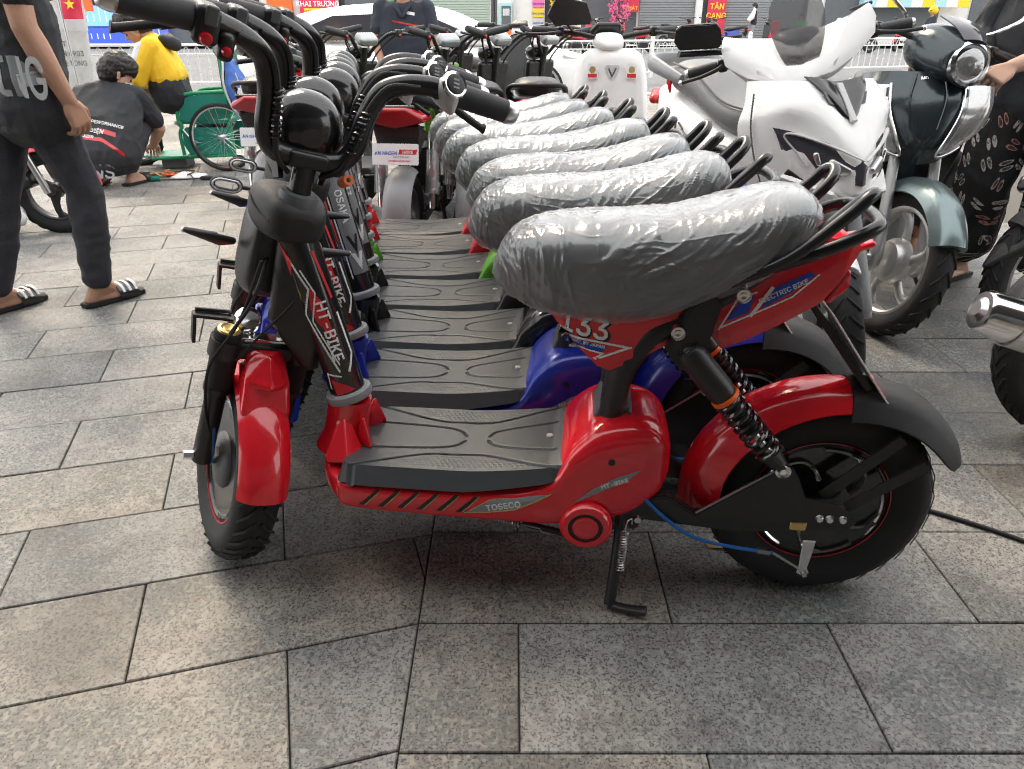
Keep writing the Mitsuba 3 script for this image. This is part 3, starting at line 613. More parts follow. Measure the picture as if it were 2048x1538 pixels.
        F('axle_nut', tube([(0, s * .088, -.688), (0, s * .116, -.688)], .0095, 6, 0), 'chrome', 20)
    F('fork_crown', bar((0, -.062, -0.408), (0, .062, -0.408), .052, .036), 'satin_black'); F('fork_crown', bar((0, -.055, -0.387), (0, .055, -0.387), .03, .012), 'chrome'); F('fork_crown__horn', lathe([(0, .012), (.018, .014), (.026, .006), (.028, -.006), (.014, -.016)], 24, tr(-.02, -.035, -0.357) @ rot([0, 1, 0], 60)), 'chrome')
    F('fork_crown__nut', hull([(.01, .03, -0.367, .012), (.01, .048, -0.367, .01), (-.02, .04, -0.362, .012)], 8), 'chrome', 20)
    F('control_cable', tube([(.03, -.05, -.2), (.04, -.07, -.33), (.028, -.105, -.44), (.022, -.095, -.55), (.018, -.07, -.63)], .0032, 7, 5), 'rubber'); F('control_cable', tube([(.018, -.07, -.60), (.016, -.062, -.66), (.008, -.055, -.70), (-.01, -.052, -.715)], .0046, 7, 5), 'blue_cable'); F('control_cable', tube([(.02, .05, -.16), (.05, .03, -.25), (.03, -.02, -.36), (.04, -.06, -.42)], .003, 6, 5), 'rubber'); F('control_cable', tube([(-.03, -.02, -.2), (.045, -.055, -.28), (.035, -.08, -.36)], .0035, 6, 5), 'rubber')
    fx = tr(0, 0, -.702)
    ty, tread = tyre_mesh(.216, .136, .047, 34); F('front_wheel__tyre', xf(ty, fx), 'rubber'); F('front_wheel__tread', xf(tread, fx), 'rubber')
    F('front_wheel__rim', lathe([(.137, -.03), (.131, -.034), (.126, -.027), (.118, -.012), (.06, -.012), (.055, -.03), (0, -.032), (0, .032), (.055, .03), (.06, .012), (.118, .012), (.126, .027), (.131, .034), (.137, .03)], 52, fx @ WY), 'gloss_black')
    for s in (-1, 1):
        for r, mt in ((.128, 'steel'), (.1225, 'steel'), (.1395, 'lens_red')): F('front_wheel__rim_line', lathe([(r, -.001), (r + .0025, -.001), (r + .0025, .001), (r, .001)], 52, fx @ tr(0, s * (.0335 if r > .13 else .029), 0) @ WY, closed=True), mt)
    F('brake_drum', lathe([(0, .05), (.02, .05), (.05, .045), (.062, .036), (.064, .03), (0, .03)], 32, fx @ WY), 'dark_grey'); F('brake_drum__arm', bar((.0, -.056, -.69), (.03, -.056, -.655), .006, .02), 'light_grey')
    F('front_fender', xf(curved_fender(.236, 150, 16, .056, .03, 34, taper=lambda t: (.040 + .012 * math.sin(min(1, t * 1.25) * math.pi / 2), .022 + .010 * t, .240 + .0 * t)), fx), 'BODY')
    F('front_fender__crest', chain([[(.02, -.026, -.412, .012), (.02, .026, -.412, .012), (.07, -.034, -.448, .012), (.07, .034, -.448, .012), (.05, 0, -.405, .010), (.092, 0, -.446, .010)], [(.07, -.034, -.448, .012), (.07, .034, -.448, .012), (.10, -.04, -.50, .010), (.10, .04, -.50, .010), (0, -.03, -.45, .012), (0, .03, -.45, .012)]], .007, 4), 'BODY', 45)
    for s in (-1, 1): F('front_fender__stay', bar((.0, s * .048, -.48), (-.05, s * .052, -.56), .004, .05, (0, 1, 0)), 'BODY')


EB = Kit(); build_ebike(EB); EBL = Kit(); build_ebike(EBL, .38)          # the far ones have lower bars
FILMS = [mikit.ply(film_mesh(s), smooth=True) for s in (3, 11, 23)]
PSI = -6.0
ROW = [('red_paint', 'bright red', 'red', 'nearest the camera, with the number on its side panel in full view'), ('blue_paint', 'deep blue', 'blue', 'second in the row'), ('gloss_black', '', '', ''), ('gloss_black', '', '', ''), ('green_paint', 'lime green', '', ''), ('red_paint', 'red', '', ''), ('red_paint', 'red', '', '')]
EL = ['bright red electric bike nearest the camera, plastic wrapped seat, number 133',
      'deep blue electric bike second in the row, right behind the front red one',
      'black electric bike with plastic wrapped seat, third in the row behind the blue one',
      'black electric bike fourth in the row, between another black one and the lime green one',
      'lime green electric bike with plastic wrapped seat, fifth in the row',
      'red electric bike sixth in the row, just behind the lime green one',
      'red electric bike last of the row, its plastic wrapped seat the farthest']
OFF = [(0.02, 1.374), (-.045, 1.715), (-.065, 2.015), (-.115, 2.32), (-.18, 2.62), (-.235, 2.905), (-.28, 3.17)]
def other_sticker(word):
    """Another sticker set for the frame tube: grey panel with an arrow shape and a word."""
    k = Kit(); A_, Z_ = V([-.363, 0, .40]), V([-.440, 0, .765]); t = unit(Z_ - A_); r = .0378; e1 = V([0, -1., 0]); e2 = unit(np.cross(e1, t)); e2 = e2 if e2[0] > 0 else -e2
    def wrap(m, lift=0.):
        m = m.copy(); m.merge_vertices(); v, f = trimesh.remesh.subdivide_to_size(m.vertices, m.faces, .008, max_iter=10); an, hz = v[:, 1] / r, r + lift + v[:, 2] - v[:, 2].min()
        return tm(Z_ + np.outer(-v[:, 0], t) + hz[:, None] * (np.cos(an)[:, None] * e1 + np.sin(an)[:, None] * e2), f)
    k.put('down_tube__panel', wrap(flatpoly([(.03, .0), (.03, .05), (.30, .052), (.30, .004)], .0006)), 'print_grey')
    for P, m in (([(.19, .012), (.245, .03), (.19, .046), (.19, .038), (.215, .03), (.19, .02)], 'print_black'), ([(.24, .012), (.29, .03), (.24, .046), (.24, .036), (.262, .03), (.24, .022)], 'print_white')): k.put('down_tube__arrow', wrap(flatpoly(P, .0006), .0007), m)
    k.put('down_tube__edge', wrap(flatpoly([(.02, -.008), (.31, -.004), (.31, -.0005), (.02, -.004)], .0006), .0002), 'print_white'); k.put('down_tube__edge', wrap(flatpoly([(.05, -.02), (.2, -.016), (.2, -.011), (.05, -.014)], .0006), .0002), 'print_red')
    tx = tcent(text(word, .019, True, .0006)); tx.apply_transform(tr(.11, .026, 0)); k.put('down_tube__lettering', wrap(tx, .0012), 'print_white'); return k
STK = [other_sticker('OSAKA'), other_sticker('M133')]
for i, ((x, y), (paint, *_)) in enumerate(zip(OFF, ROW)):
    key = thing('electric_bike', EL[i], 'electric bike', 'electric bikes parked in a row'); M = place(x, y, 0, PSI + (0, .6, -.5, .4, -.3, .5, 0)[i])
    sig = (('turn_signal_ring',) if i < 2 or i > 3 else ('turn_signal_arrow',)) + (('down_tube__stripe', 'down_tube__patch', 'down_tube__lettering') if i > 1 else ())
    (EB if i < 4 else EBL).set(key, M, {'BODY': paint}, skip=sig + (() if i < 2 else ('lamp_bracket',)))
    if i > 1: STK[i % 2].set(key, M)
    add(f'{key}__seat_film', FILMS[i % 3], 'film', M, fixed=True)
    lab(f'{key}__seat_film', 'creased clear plastic wrapping over the seat')

# ---------------------------------------------------------------- people
prin('skin', mikit.proc(lambda p, n, uv: mix((.36, .19, .125), (.46, .26, .175), fbm(p.x * 22, p.y * 22, p.z * 22, 3))), .5, 0, 0, .4)
prin('skin_pale', (.50, .30, .215), .5, 0, 0, .4)
prin('hair', (.018, .015, .014), .5, 0, 0, .5)
def fabric(c, a=.35, f=260): return mikit.proc(lambda p, n, uv: mi.Color3f(list(c)) * (1 - a + 2 * a * (.6 * noise(p.x * f, p.y * f, p.z * f) + .4 * fbm(p.x * 9, p.y * 9, p.z * 9, 3))))
prin('shirt_dark', fabric((.024, .026, .030)), .85, sheen=.4)
prin('denim_black', fabric((.034, .034, .042), .45, 330), .9, sheen=.5)
prin('jacket_yellow', fabric((.80, .50, .015), .15), .7)
prin('cloth_white', fabric((.72, .72, .72), .1), .8)
prin('khaki', fabric((.20, .17, .12), .3), .9)
prin('denim_blue', fabric((.04, .07, .24), .4, 300), .9)
prin('polo_navy', fabric((.022, .028, .042)), .8)
prin('eye', (.02, .015, .012), .1)
prin('mask_blue', (.62, .70, .78), .8)


def head_bones(M, s=1.0):
    """Skull, jaw, nose, ears in a frame x forward, y left, z up, origin at the base of the skull."""
    P = [[(-.015, 0, .115, .082), (.035, 0, .125, .072), (-.03, 0, .09, .075)], [(.035, 0, .10, .066), (.062, .02, .025, .028), (.062, -.02, .025, .028), (.075, 0, .018, .022), (.03, .045, .05, .03), (.03, -.045, .05, .03)],
         [(.098, 0, .085, .009), (.108, 0, .062, .013), (.088, .012, .058, .010), (.088, -.012, .058, .010)], [(.085, .015, .036, .009), (.085, -.015, .036, .009)], [(.09, .03, .108, .01), (.09, -.03, .108, .01)]]
    for e in (-1, 1): P.append([(.0, e * .078, .085, .010), (-.008, e * .088, .10, .012), (.002, e * .082, .065, .010)])
    return [[(*(M[:3, :3] @ V(q[:3]) * s + M[:3, 3]), q[3] * s) for q in b] for b in P]


def hand_bones(w, d, n, side, curl=.5, s=1.0):
    """w wrist, d towards the fingers, n out of the back of the hand, side: +1 puts the thumb on d x n. Five separate fingers."""
    d, n = unit(d), unit(n); n = unit(n - d * (n @ d)); t = side * np.cross(d, n); w = V(w, float); B = []
    at = lambda a, b, c=0: w + s * (a * d + b * t + c * n)
    B.append([(*at(.0, .0), .024 * s), (*at(.035, .026), .016 * s), (*at(.035, -.024), .016 * s)]); B.append([(*at(.035, .026), .016 * s), (*at(.035, -.024), .016 * s), (*at(.085, .030), .013 * s), (*at(.085, -.030), .012 * s)])
    for i, (b, L) in enumerate(((.032, .072), (.011, .08), (-.011, .075), (-.031, .058))):
        p, a = at(.086, b), curl * (.7 + .12 * i); c = [p]
        for k, q in enumerate((.45, .32, .26)):
            a += curl * (.75 if k else .35); c.append(c[-1] + s * L * q * (math.cos(a) * d - math.sin(a) * n + .04 * (1.5 - i) * t))
        for k in range(3): B.append([(*c[k], (.0095 - .0008 * k) * s), (*c[k + 1], (.0088 - .0008 * k) * s)])
    c = [at(.02, .026, -.004), at(.05, .05, -.014), at(.078, .058, -.026), at(.10, .056, -.036)]
    for k in range(3): B.append([(*c[k], (.0145 - .002 * k) * s), (*c[k + 1], (.012 - .0018 * k) * s)])
    return B


def foot_bones(a, d, s=1.0):
    """Ankle a (about 7 cm up), toes along d."""
    a, d = V(a, float), unit(V([d[0], d[1], 0])); l = V([-d[1], d[0], 0]); z = V([0, 0, 1.]); h = a[2] - .012
    at = lambda f, y, q: a + s * (f * d + y * l) + z * (q - a[2])
    B = [[(*a, .036 * s), (*at(-.045, 0, .03), .028 * s), (*at(.06, 0, .045), .03 * s)], [(*at(-.045, 0, .03), .026 * s), (*at(.06, .0, .042), .03 * s), (*at(.125, .03, .026), .017 * s), (*at(.115, -.034, .022), .015 * s)]]
    for i in range(5): B.append([(*at(.115 - .006 * i, .034 - .017 * i, .022), .013 * s), (*at(.168 - .013 * i, .038 - .019 * i, .016), (.0135 if i == 0 else .0095) * s)])
    return B


def limb(a, b, c, ra, rb, rc):
    m = (V(a) * .45 + V(b) * .55); k = (V(b) * .7 + V(c) * .3)
    return [[(*a, ra), (*m, ra * .5 + rb * .56)], [(*m, ra * .5 + rb * .56), (*b, rb)], [(*b, rb), (*k, rb * 1.04)], [(*k, rb * 1.04), (*c, rc)]]


def folds(m, amp, seed, f=16, st=(1, 1, .45)):
    n = m.vertex_normals; v = m.vertices; w = meshkit.fbm(v * 5, 2, seed) * 2
    q = meshkit.noise(v * f * V(st) + w[:, None], seed + 1); r = (1 - np.abs(2 * q - 1))**2
    return tm(v + n * (amp * (r - .45) + amp * 1.3 * (meshkit.fbm(v * 7, 2, seed + 2) - .5))[:, None], m.faces)


class Person:
    def __init__(self, label, group=None): self.key = thing('person', label, 'person', group)
    def part(self, name, m, mat, smooth=True): return add(f'{self.key}__{name}', m, mat, smooth=smooth)
    def hair(self, M, s=1.0, seed=0, long=0):
        B = [[(-.02, 0, .135, .088), (.03, 0, .15, .074), (-.045, 0, .09, .078), (-.05, 0, .055, .055)], [(.06, .03, .165, .03), (.06, -.03, .165, .03), (0, 0, .17, .06)]]
        m = chain([[(*(M[:3, :3] @ V(q[:3]) * s + M[:3, 3]), q[3] * s) for q in b] for b in B], .009, 3)
        n = m.vertex_normals; v = m.vertices; q = meshkit.noise(v * V([85, 85, 40]), seed); r = meshkit.fbm(v * 30, 2, seed + 1)
        self.part('hair', tm(v + n * (.012 * (1 - np.abs(2 * q - 1)) + .016 * (r - .5))[:, None], m.faces), 'hair')
    def eyes(self, M, s=1.0):
        for e in (-1, 1): self.part('eye', xf(trimesh.creation.icosphere(2, .0115 * s), tr(*(M[:3, :3] @ V([.085, e * .031, .088]) * s + M[:3, 3]))), 'eye')


def W(o, yaw):
    """Point maker: local (forward, left, up) about the ground point o to the world."""
    c, s = math.cos(math.radians(yaw)), math.sin(math.radians(yaw)); return lambda x, y, z: V([o[0] + c * x - s * y, o[1] + s * x + c * y, z])
def dirn(yaw, x, y, z=0): c, s = math.cos(math.radians(yaw)), math.sin(math.radians(yaw)); return V([c * x - s * y, s * x + c * y, z])
def headM(p, yaw, pitch=0, roll=0): return tr(*p) @ rot([0, 0, 1], yaw) @ rot([0, 1, 0], pitch) @ rot([1, 0, 0], roll)


def stand_man():
    P = Person('man in a dark work shirt and black jeans standing with his back turned'); yaw = 58; L = W((-1.90, 3.10), yaw)
    hipR, hipL, kR, kL, aR, aL = L(.0, -.09, .86), L(-.02, .09, .86), L(.09, -.115, .48), L(-.12, .12, .47), L(.06, -.10, .085), L(-.22, .17, .08)
    sR, sL, eR, wR, eL, wL = L(-.03, -.195, 1.40), L(-.03, .195, 1.40), L(-.05, -.245, 1.09), L(.03, -.27, .84), L(.08, .24, 1.16), L(.26, .02, 1.22)
    Mh = headM(L(0, 0, 1.50), yaw, 12)
    body = limb(sR, eR, wR, .052, .043, .028) + limb(sL, eL, wL, .052, .043, .028) + [[(*L(-.02, 0, 1.40), .06), (*L(0, 0, 1.54), .055)], [(*sR, .05), (*sL, .05), (*L(0, 0, .95), .11)]] + head_bones(Mh)
    body += hand_bones(wR, L(.07, -.275, .70) - L(.03, -.27, .84), dirn(yaw, .1, -1), -1, .55) + hand_bones(wL, dirn(yaw, .8, -.5, .1), dirn(yaw, .3, .3, 1), 1, .6)
    body += foot_bones(aR, dirn(yaw, 1, -.05)) + foot_bones(aL, dirn(yaw, 1, .1)) + [[(*kR, .05), (*aR, .036)], [(*kL, .05), (*aL, .036)], [(*hipR, .085), (*kR, .05)], [(*hipL, .085), (*kL, .05)], [(*L(0, 0, .95), .1), (*hipR, .085), (*hipL, .085)]]
    P.part('body', chain(body, .010, 6), 'skin'); P.hair(Mh, 1, 3); P.eyes(Mh)
    sh = [[(*L(-.02, -.15, 1.38), .075), (*L(-.02, .15, 1.38), .075), (*L(.0, -.13, 1.12), .118), (*L(.0, .13, 1.12), .118)], [(*L(.0, -.13, 1.12), .118), (*L(.0, .13, 1.12), .118), (*L(.0, -.11, .78), .122), (*L(.0, .11, .78), .122)], [(*L(-.02, -.11, 1.44), .05), (*L(-.02, .11, 1.44), .05), (*L(-.02, 0, 1.47), .06)]]
    for s, e in ((sR, eR), (sL, eL)): sh.append([(*s, .072), (*(s * .38 + e * .62), .072)])
    sm = folds(chain(sh, .013, 8), .010, 5); P.part('shirt', sm, 'shirt_dark')
    tx = tcent(text('RACING', .13, True, .001)); tx.apply_transform(tr(.06, 0, 0)); bk = dirn(yaw, -1, 0); right = dirn(yaw, 0, -1)
    lab(P.part('print', stick(tx, sm, L(-.2, -.02, .93), right, (0, 0, 1), .0015, .02), 'print_grey', 40), 'large grey lettering on the back of the shirt')
    st = flatpoly([(-.2, 0), (.16, -.07), (.17, -.055), (-.2, .012)], .001); P.part('print', stick(st, sm, L(-.2, 0, 1.13), right, (0, 0, 1), .0015, .02), 'print_grey', 40)
    tr_ = [[(*L(0, -.1, .93), .12), (*L(0, .1, .93), .12), (*hipR, .115), (*hipL, .115)], [(*L(-.035, -.08, .82), .11), (*L(-.035, .08, .82), .11)]]
    for h, k, a in ((hipR, kR, aR), (hipL, kL, aL)):
        tr_ += [[(*h, .112), (*(h * .5 + k * .5), .088)], [(*(h * .5 + k * .5), .088), (*k, .07)], [(*k, .07), (*(k * .5 + a * .5), .067)], [(*(k * .5 + a * .5), .067), (*(a + V([0, 0, .035])), .058)]]
    P.part('trousers', folds(chain(tr_, .013, 8), .007, 9, 20, (.9, .9, 1.0)), 'denim_black')
    for a, f in ((aR, -.05), (aL, .1)):
        d = dirn(yaw, 1, f); l = V([-d[1], d[0], 0]); o = V([a[0], a[1], 0]); sole = [(-.085, .026), (-.06, .04), (.02, .042), (.12, .052), (.175, .04), (.196, .008), (.18, -.032), (.11, -.05), (.02, -.042), (-.06, -.038), (-.085, -.02)]
        s = prism(sole, .02, .005, frame(o + V([0, 0, .0115]), d, l, (0, 0, 1))); q = P.part('sandal', s, 'rubber', 30)
        st = [o + d * .10 + l * y + V([0, 0, z]) for y, z in ((.053, .014), (.052, .04), (.03, .062), (0, .068), (-.03, .058), (-.05, .034), (-.051, .014))]
        R_ = []
        for p in spline(st, 4): R_.append([p - d * .042 + V([0, 0, .006]), p + d * .045 - V([0, 0, .004]), p + d * .045 - V([0, 0, .008]), p - d * .042 - V([0, 0, -.001])])
        add(q + '__strap', rings(R_), 'gloss_black')
        for k in (-.022, .006, .034):
            add(q + '__stripe', tube([p + d * k + V([0, 0, .0045]) for p in spline(st[1:-1], 3)], .0065, 6, 0, flat=.35), 'print_white')


def squat_man():
    P = Person('man squatting on the pavement in a dark lettered racing shirt'); yaw = 96; L = W((-2.93, 5.66), yaw)
    aR, aL, kR, kL, h = L(.02, -.11, .08), L(.04, .13, .08), L(.36, -.17, .44), L(.38, .19, .45), L(-.10, 0, .20)
    sR, sL, eR, wR, eL, wL = L(.20, -.19, .60), L(.20, .18, .60), L(.33, -.27, .36), L(.44, -.16, .22), L(.38, .2, .40), L(.50, .04, .26)
    Mh = headM(L(.24, -.03, .67), yaw - 62, 30)
    body = limb(sR, eR, wR, .05, .042, .028) + limb(sL, eL, wL, .05, .042, .028) + [[(*L(.2, 0, .62), .06), (*L(.28, 0, .70), .054)], [(*sR, .05), (*sL, .05), (*h, .1)], [(*h, .1), (*kR, .06)], [(*h, .1), (*kL, .06)], [(*kR, .055), (*aR, .036)], [(*kL, .055), (*aL, .036)]] + head_bones(Mh)
    body += hand_bones(wR, dirn(yaw, 1, .25, -.35), (0, 0, 1), -1, .8) + hand_bones(wL, dirn(yaw, 1, -.3, -.35), (0, 0, 1), 1, .8) + foot_bones(aR, dirn(yaw, 1, -.35)) + foot_bones(aL, dirn(yaw, 1, .25))
    P.part('body', chain(body, .011, 6), 'skin_pale'); P.hair(Mh, 1.08, 8); P.eyes(Mh)
    P.part('face_mask', chain([[(*(Mh[:3, :3] @ V(q[:3]) + Mh[:3, 3]), q[3]) for q in ((.075, .02, .03, .03), (.075, -.02, .03, .03), (.095, 0, .055, .022), (.05, .03, .04, .04), (.05, -.03, .04, .04))]], .01, 3), 'mask_blue')
    sh = [[(*L(.19, -.15, .60), .085), (*L(.19, .15, .60), .085), (*L(.02, -.12, .40), .13), (*L(.02, .12, .40), .13)], [(*L(.02, -.12, .40), .13), (*L(.02, .12, .40), .13), (*L(-.09, -.11, .23), .135), (*L(-.09, .11, .23), .135)], [(*L(.22, 0, .64), .075), (*L(.19, -.12, .62), .07), (*L(.19, .12, .62), .07)]]
    for s, e in ((sR, eR), (sL, eL)): sh.append([(*s, .078), (*(s * .3 + e * .7), .078)])
    sm = folds(chain(sh, .014, 8), .011, 15); P.part('shirt', sm, 'shirt_dark')
    right = dirn(yaw, 0, -1); up = unit(dirn(yaw, .55, 0, .83)); o = L(-.28, 0, .40)
    for s, h_, dx, dy, rotd, mt in (('CINS', .085, -.06, -.19, 0, 'print_grey'), ('RACE PERFORMANCE', .022, .02, .145, -14, 'print_white'), ('XE ĐIỆN', .03, -.04, .09, -12, 'print_white'), ('LAZER', .02, -.07, .045, -10, 'print_white')):
        t = tcent(text(s, h_, True, .001)); t.apply_transform(rot([0, 0, 1], rotd)); t.apply_transform(tr(dx, dy, 0)); P.part('lettering', stick(t, sm, o, right, up, .002, .02, .5), mt, 40)
    P.part('badge', stick(flatpoly([(.02, .10), (.12, .07), (.12, .035), (.02, .065)]), sm, o, right, up, .0012, .02, .5), 'lens_red'); P.part('sash', stick(flatpoly([(-.16, .035), (.03, .0), (.17, -.10), (.17, -.075), (.03, .03), (-.16, .06)]), sm, o, right, up, .001, .02, .5), 'lens_red')
    tr_ = [[(*h, .125), (*L(-.10, -.09, .21), .12), (*L(-.10, .09, .21), .12)]]
    for k, a, y in ((kR, aR, -.1), (kL, aL, .1)): tr_ += [[(*L(-.06, y, .22), .105), (*k, .075)], [(*k, .075), (*(a + V([0, 0, .05])), .058)]]
    P.part('trousers', folds(chain(tr_, .014, 8), .009, 21), 'denim_black')
    for a, f in ((aR, -.35), (aL, .25)):
        d = dirn(yaw, 1, f); l = V([-d[1], d[0], 0]); P.part('sandal', prism([(-.085, .03), (.02, .042), (.12, .05), (.18, .03), (.19, -.02), (.11, -.048), (.02, -.042), (-.085, -.028)], .02, .004, frame(V([a[0], a[1], .0115]), d, l, (0, 0, 1))), 'rubber', 30)
        P.part('sandal', tube([V([a[0], a[1], 0]) + d * .1 + l * y + V([0, 0, z]) for y, z in ((.05, .014), (.045, .05), (0, .066), (-.045, .045), (-.05, .014))], .02, 8, 4, flat=.3), 'satin_black')


def cart_man():
    P = Person('man in a yellow and grey jacket sitting in the green hand cart'); yaw = 190; L = W((-2.72, 6.42), yaw)
    h, kR, kL, aR, aL = L(.02, 0, .56), L(.40, .14, .55), L(.40, -.14, .54), L(.46, .14, .16), L(.50, -.13, .17)
    sR, sL, eR, wR, eL, wL = L(.06, -.18, .92), L(.06, .18, .92), L(.20, -.22, .68), L(.36, -.10, .58), L(.18, .23, .68), L(.40, .10, .57)
    Mh = headM(L(.13, 0, .98), yaw + 12, 34)
    body = limb(sR, eR, wR, .05, .042, .028) + limb(sL, eL, wL, .05, .042, .028) + [[(*L(.05, 0, .95), .06), (*L(.13, 0, 1.01), .052)], [(*sR, .05), (*sL, .05), (*h, .1)], [(*h, .1), (*kR, .06)], [(*h, .1), (*kL, .06)], [(*kR, .055), (*aR, .036)], [(*kL, .055), (*aL, .036)]] + head_bones(Mh, .95)
    body += hand_bones(wR, dirn(yaw, 1, .3, -.3), (0, 0, 1), -1, .6) + hand_bones(wL, dirn(yaw, 1, -.3, -.3), (0, 0, 1), 1, .6) + foot_bones(aR, dirn(yaw, 1, 0)) + foot_bones(aL, dirn(yaw, 1, 0))
    P.part('body', chain(body, .012, 6), 'skin'); P.hair(Mh, 1.06, 31); P.eyes(Mh, .95)
    up = [[(*L(.05, -.15, .90), .08), (*L(.05, .15, .90), .08), (*L(.01, -.12, .70), .13), (*L(.01, .12, .70), .13)], [(*L(.07, 0, .95), .07), (*L(.05, -.12, .92), .07), (*L(.05, .12, .92), .07)]]
    for s, e, w in ((sR, eR, wR), (sL, eL, wL)): up += [[(*s, .074), (*e, .064)], [(*e, .064), (*(w * .75 + e * .25), .05)]]
    m = folds(chain(up, .013, 8), .005, 41); jk = P.part('jacket', m, 'jacket_yellow')
    lo = [[(*L(.01, -.12, .65), .130), (*L(.01, .12, .65), .130), (*L(.0, -.11, .57), .14), (*L(.0, .11, .57), .14)]]
    lab(P.part('jacket_hem', folds(chain(lo, .014, 8), .010, 43), 'shirt_dark'), 'dark grey lower half of the jacket'); P.part('hood', folds(chain([[(*L(-.03, -.08, .965), .045), (*L(-.03, .08, .965), .045), (*L(-.09, 0, .93), .045)]], .014, 5), .01, 44), 'shirt_dark')
    lab(P.part('sleeve_stripe', folds(chain([[(*(sL + dirn(yaw, .06, .03, .01)), .03), (*(eL + dirn(yaw, .045, .03, .03)), .028)], [(*L(.15, .16, .92), .028), (*L(.16, .12, .75), .03)]], .012, 4), .005, 45), 'cloth_white'), 'white stripe down the front of the jacket')
    lg = [[(*h, .12), (*L(.05, .1, .55), .11), (*L(.05, -.1, .55), .11)]]
    for k, a, y in ((kR, aR, .1), (kL, aL, -.1)): lg += [[(*L(.05, y, .55), .1), (*k, .07)], [(*k, .07), (*(a + V([0, 0, .06])), .055)]]
    P.part('trousers', folds(chain(lg, .014, 8), .009, 47), 'khaki')


def polo_man():
    P = Person('man in a dark polo shirt with a red chest stripe, standing behind the parked bikes'); yaw = -92; L = W((-.98, 7.6), yaw)
    sR, sL, eR, wR, eL, wL = L(0, -.2, 1.20), L(0, .2, 1.20), L(.03, -.27, .93), L(.14, -.2, .72), L(.03, .27, .93), L(.14, .2, .72); Mh = headM(L(.02, 0, 1.32), yaw, 10)
    body = limb(sR, eR, wR, .052, .043, .028) + limb(sL, eL, wL, .052, .043, .028) + [[(*L(0, 0, 1.22), .065), (*L(.01, 0, 1.36), .056)], [(*sR, .05), (*sL, .05), (*L(0, 0, .8), .11)], [(*L(0, .09, .75), .1), (*L(.02, .1, .4), .065)], [(*L(0, -.09, .75), .1), (*L(.02, -.1, .4), .065)], [(*L(.02, .1, .4), .06), (*L(0, .1, .08), .04)], [(*L(.02, -.1, .4), .06), (*L(0, -.1, .08), .04)]] + head_bones(Mh)
    body += hand_bones(wR, dirn(yaw, 1, .4, -.5), dirn(yaw, .2, 0, 1), -1, .6) + hand_bones(wL, dirn(yaw, 1, -.4, -.5), dirn(yaw, .2, 0, 1), 1, .6) + foot_bones(L(0, .1, .08), dirn(yaw, 1, .1)) + foot_bones(L(0, -.1, .08), dirn(yaw, 1, -.1))
    P.part('body', chain(body, .013, 6), 'skin'); P.hair(Mh, 1.02, 51); P.eyes(Mh)
    sh = [[(*L(0, -.15, 1.17), .085), (*L(0, .15, 1.17), .085), (*L(.01, -.13, .95), .125), (*L(.01, .13, .95), .125)], [(*L(.01, -.13, .95), .125), (*L(.01, .13, .95), .125), (*L(0, -.11, .72), .12), (*L(0, .11, .72), .12)]] + [[(*s, .076), (*(s * .35 + e * .65), .072)] for s, e in ((sR, eR), (sL, eL))]
    sm = folds(chain(sh, .016, 8), .010, 55); P.part('shirt', sm, 'polo_navy')
    o, r = L(.25, 0, 1.05), dirn(yaw, 0, 1); P.part('chest_stripe', stick(flatpoly([(-.1, .05), (.18, .0), (.18, -.014), (-.1, .036)]), sm, o, r, (0, 0, 1), .002, .02), 'lens_red'); P.part('badge', stick(flatpoly([(.03, .10), (.11, .085), (.11, .11), (.03, .125)]), sm, o, r, (0, 0, 1), .002, .02), 'print_white')
    P.part('collar', tube([L(-.02, .075, 1.26), L(.05, .085, 1.24), L(.105, .03, 1.17), L(.11, 0, 1.13), L(.105, -.03, 1.17), L(.05, -.085, 1.24), L(-.02, -.075, 1.26)], .018, 8, 4, flat=.5), 'polo_navy')
    P.part('trousers', folds(chain([[(*L(0, -.1, .76), .125), (*L(0, .1, .76), .125)], [(*L(0, .1, .72), .11), (*L(.02, .11, .4), .08)], [(*L(0, -.1, .72), .11), (*L(.02, -.11, .4), .08)], [(*L(.02, .11, .4), .08), (*L(0, .1, .12), .065)], [(*L(.02, -.11, .4), .08), (*L(0, -.1, .12), .065)]], .018, 8), .01, 57), 'denim_black')


def flipflop(p, n, uv):
    """Small sandal motifs strewn over black cloth (position on the cloth, from its own wrap)."""
    a, z = dr.atan2(p.y - 3.36, p.x - 2.24) * .30, p.z; u, v = a / .085, z / .085
    i, j = dr.floor(u), dr.floor(v); c = mi.Color3f(.012, .012, .013)
    ang = cell_rand(i, j, 3) * 6.28; du, dv = u - i - .5 + .22 * (cell_rand(i, j, 1) - .5), v - j - .5 + .22 * (cell_rand(i, j, 2) - .5)
    x, y = dr.cos(ang) * du + dr.sin(ang) * dv, -dr.sin(ang) * du + dr.cos(ang) * dv
    ink = mi.Float(0)
    for o in (-.15, .15):
        d = dr.sqrt(dr.square((x - o) / (.105 + .03 * y)) + dr.square(y / .32)); ink = dr.maximum(ink, smoothstep(1.1, .95, d) * (1 - .85 * smoothstep(.78, .66, d) * smoothstep(.2, .5, cell_rand(i, j, 5))))
        s = dr.abs(dr.abs(x - o) - .07 * (y + .02) / .2); ink = ink * (1 - .8 * smoothstep(.03, .015, s) * smoothstep(.0, .02, y) * smoothstep(.2, .18, y))
    return mix(c, mix((.42, .40, .38), (.45, .22, .2), smoothstep(.7, .75, cell_rand(i, j, 7))), ink * smoothstep(.08, .12, cell_rand(i, j, 9)))
prin('sandal_print', mikit.proc(flipflop), .85)


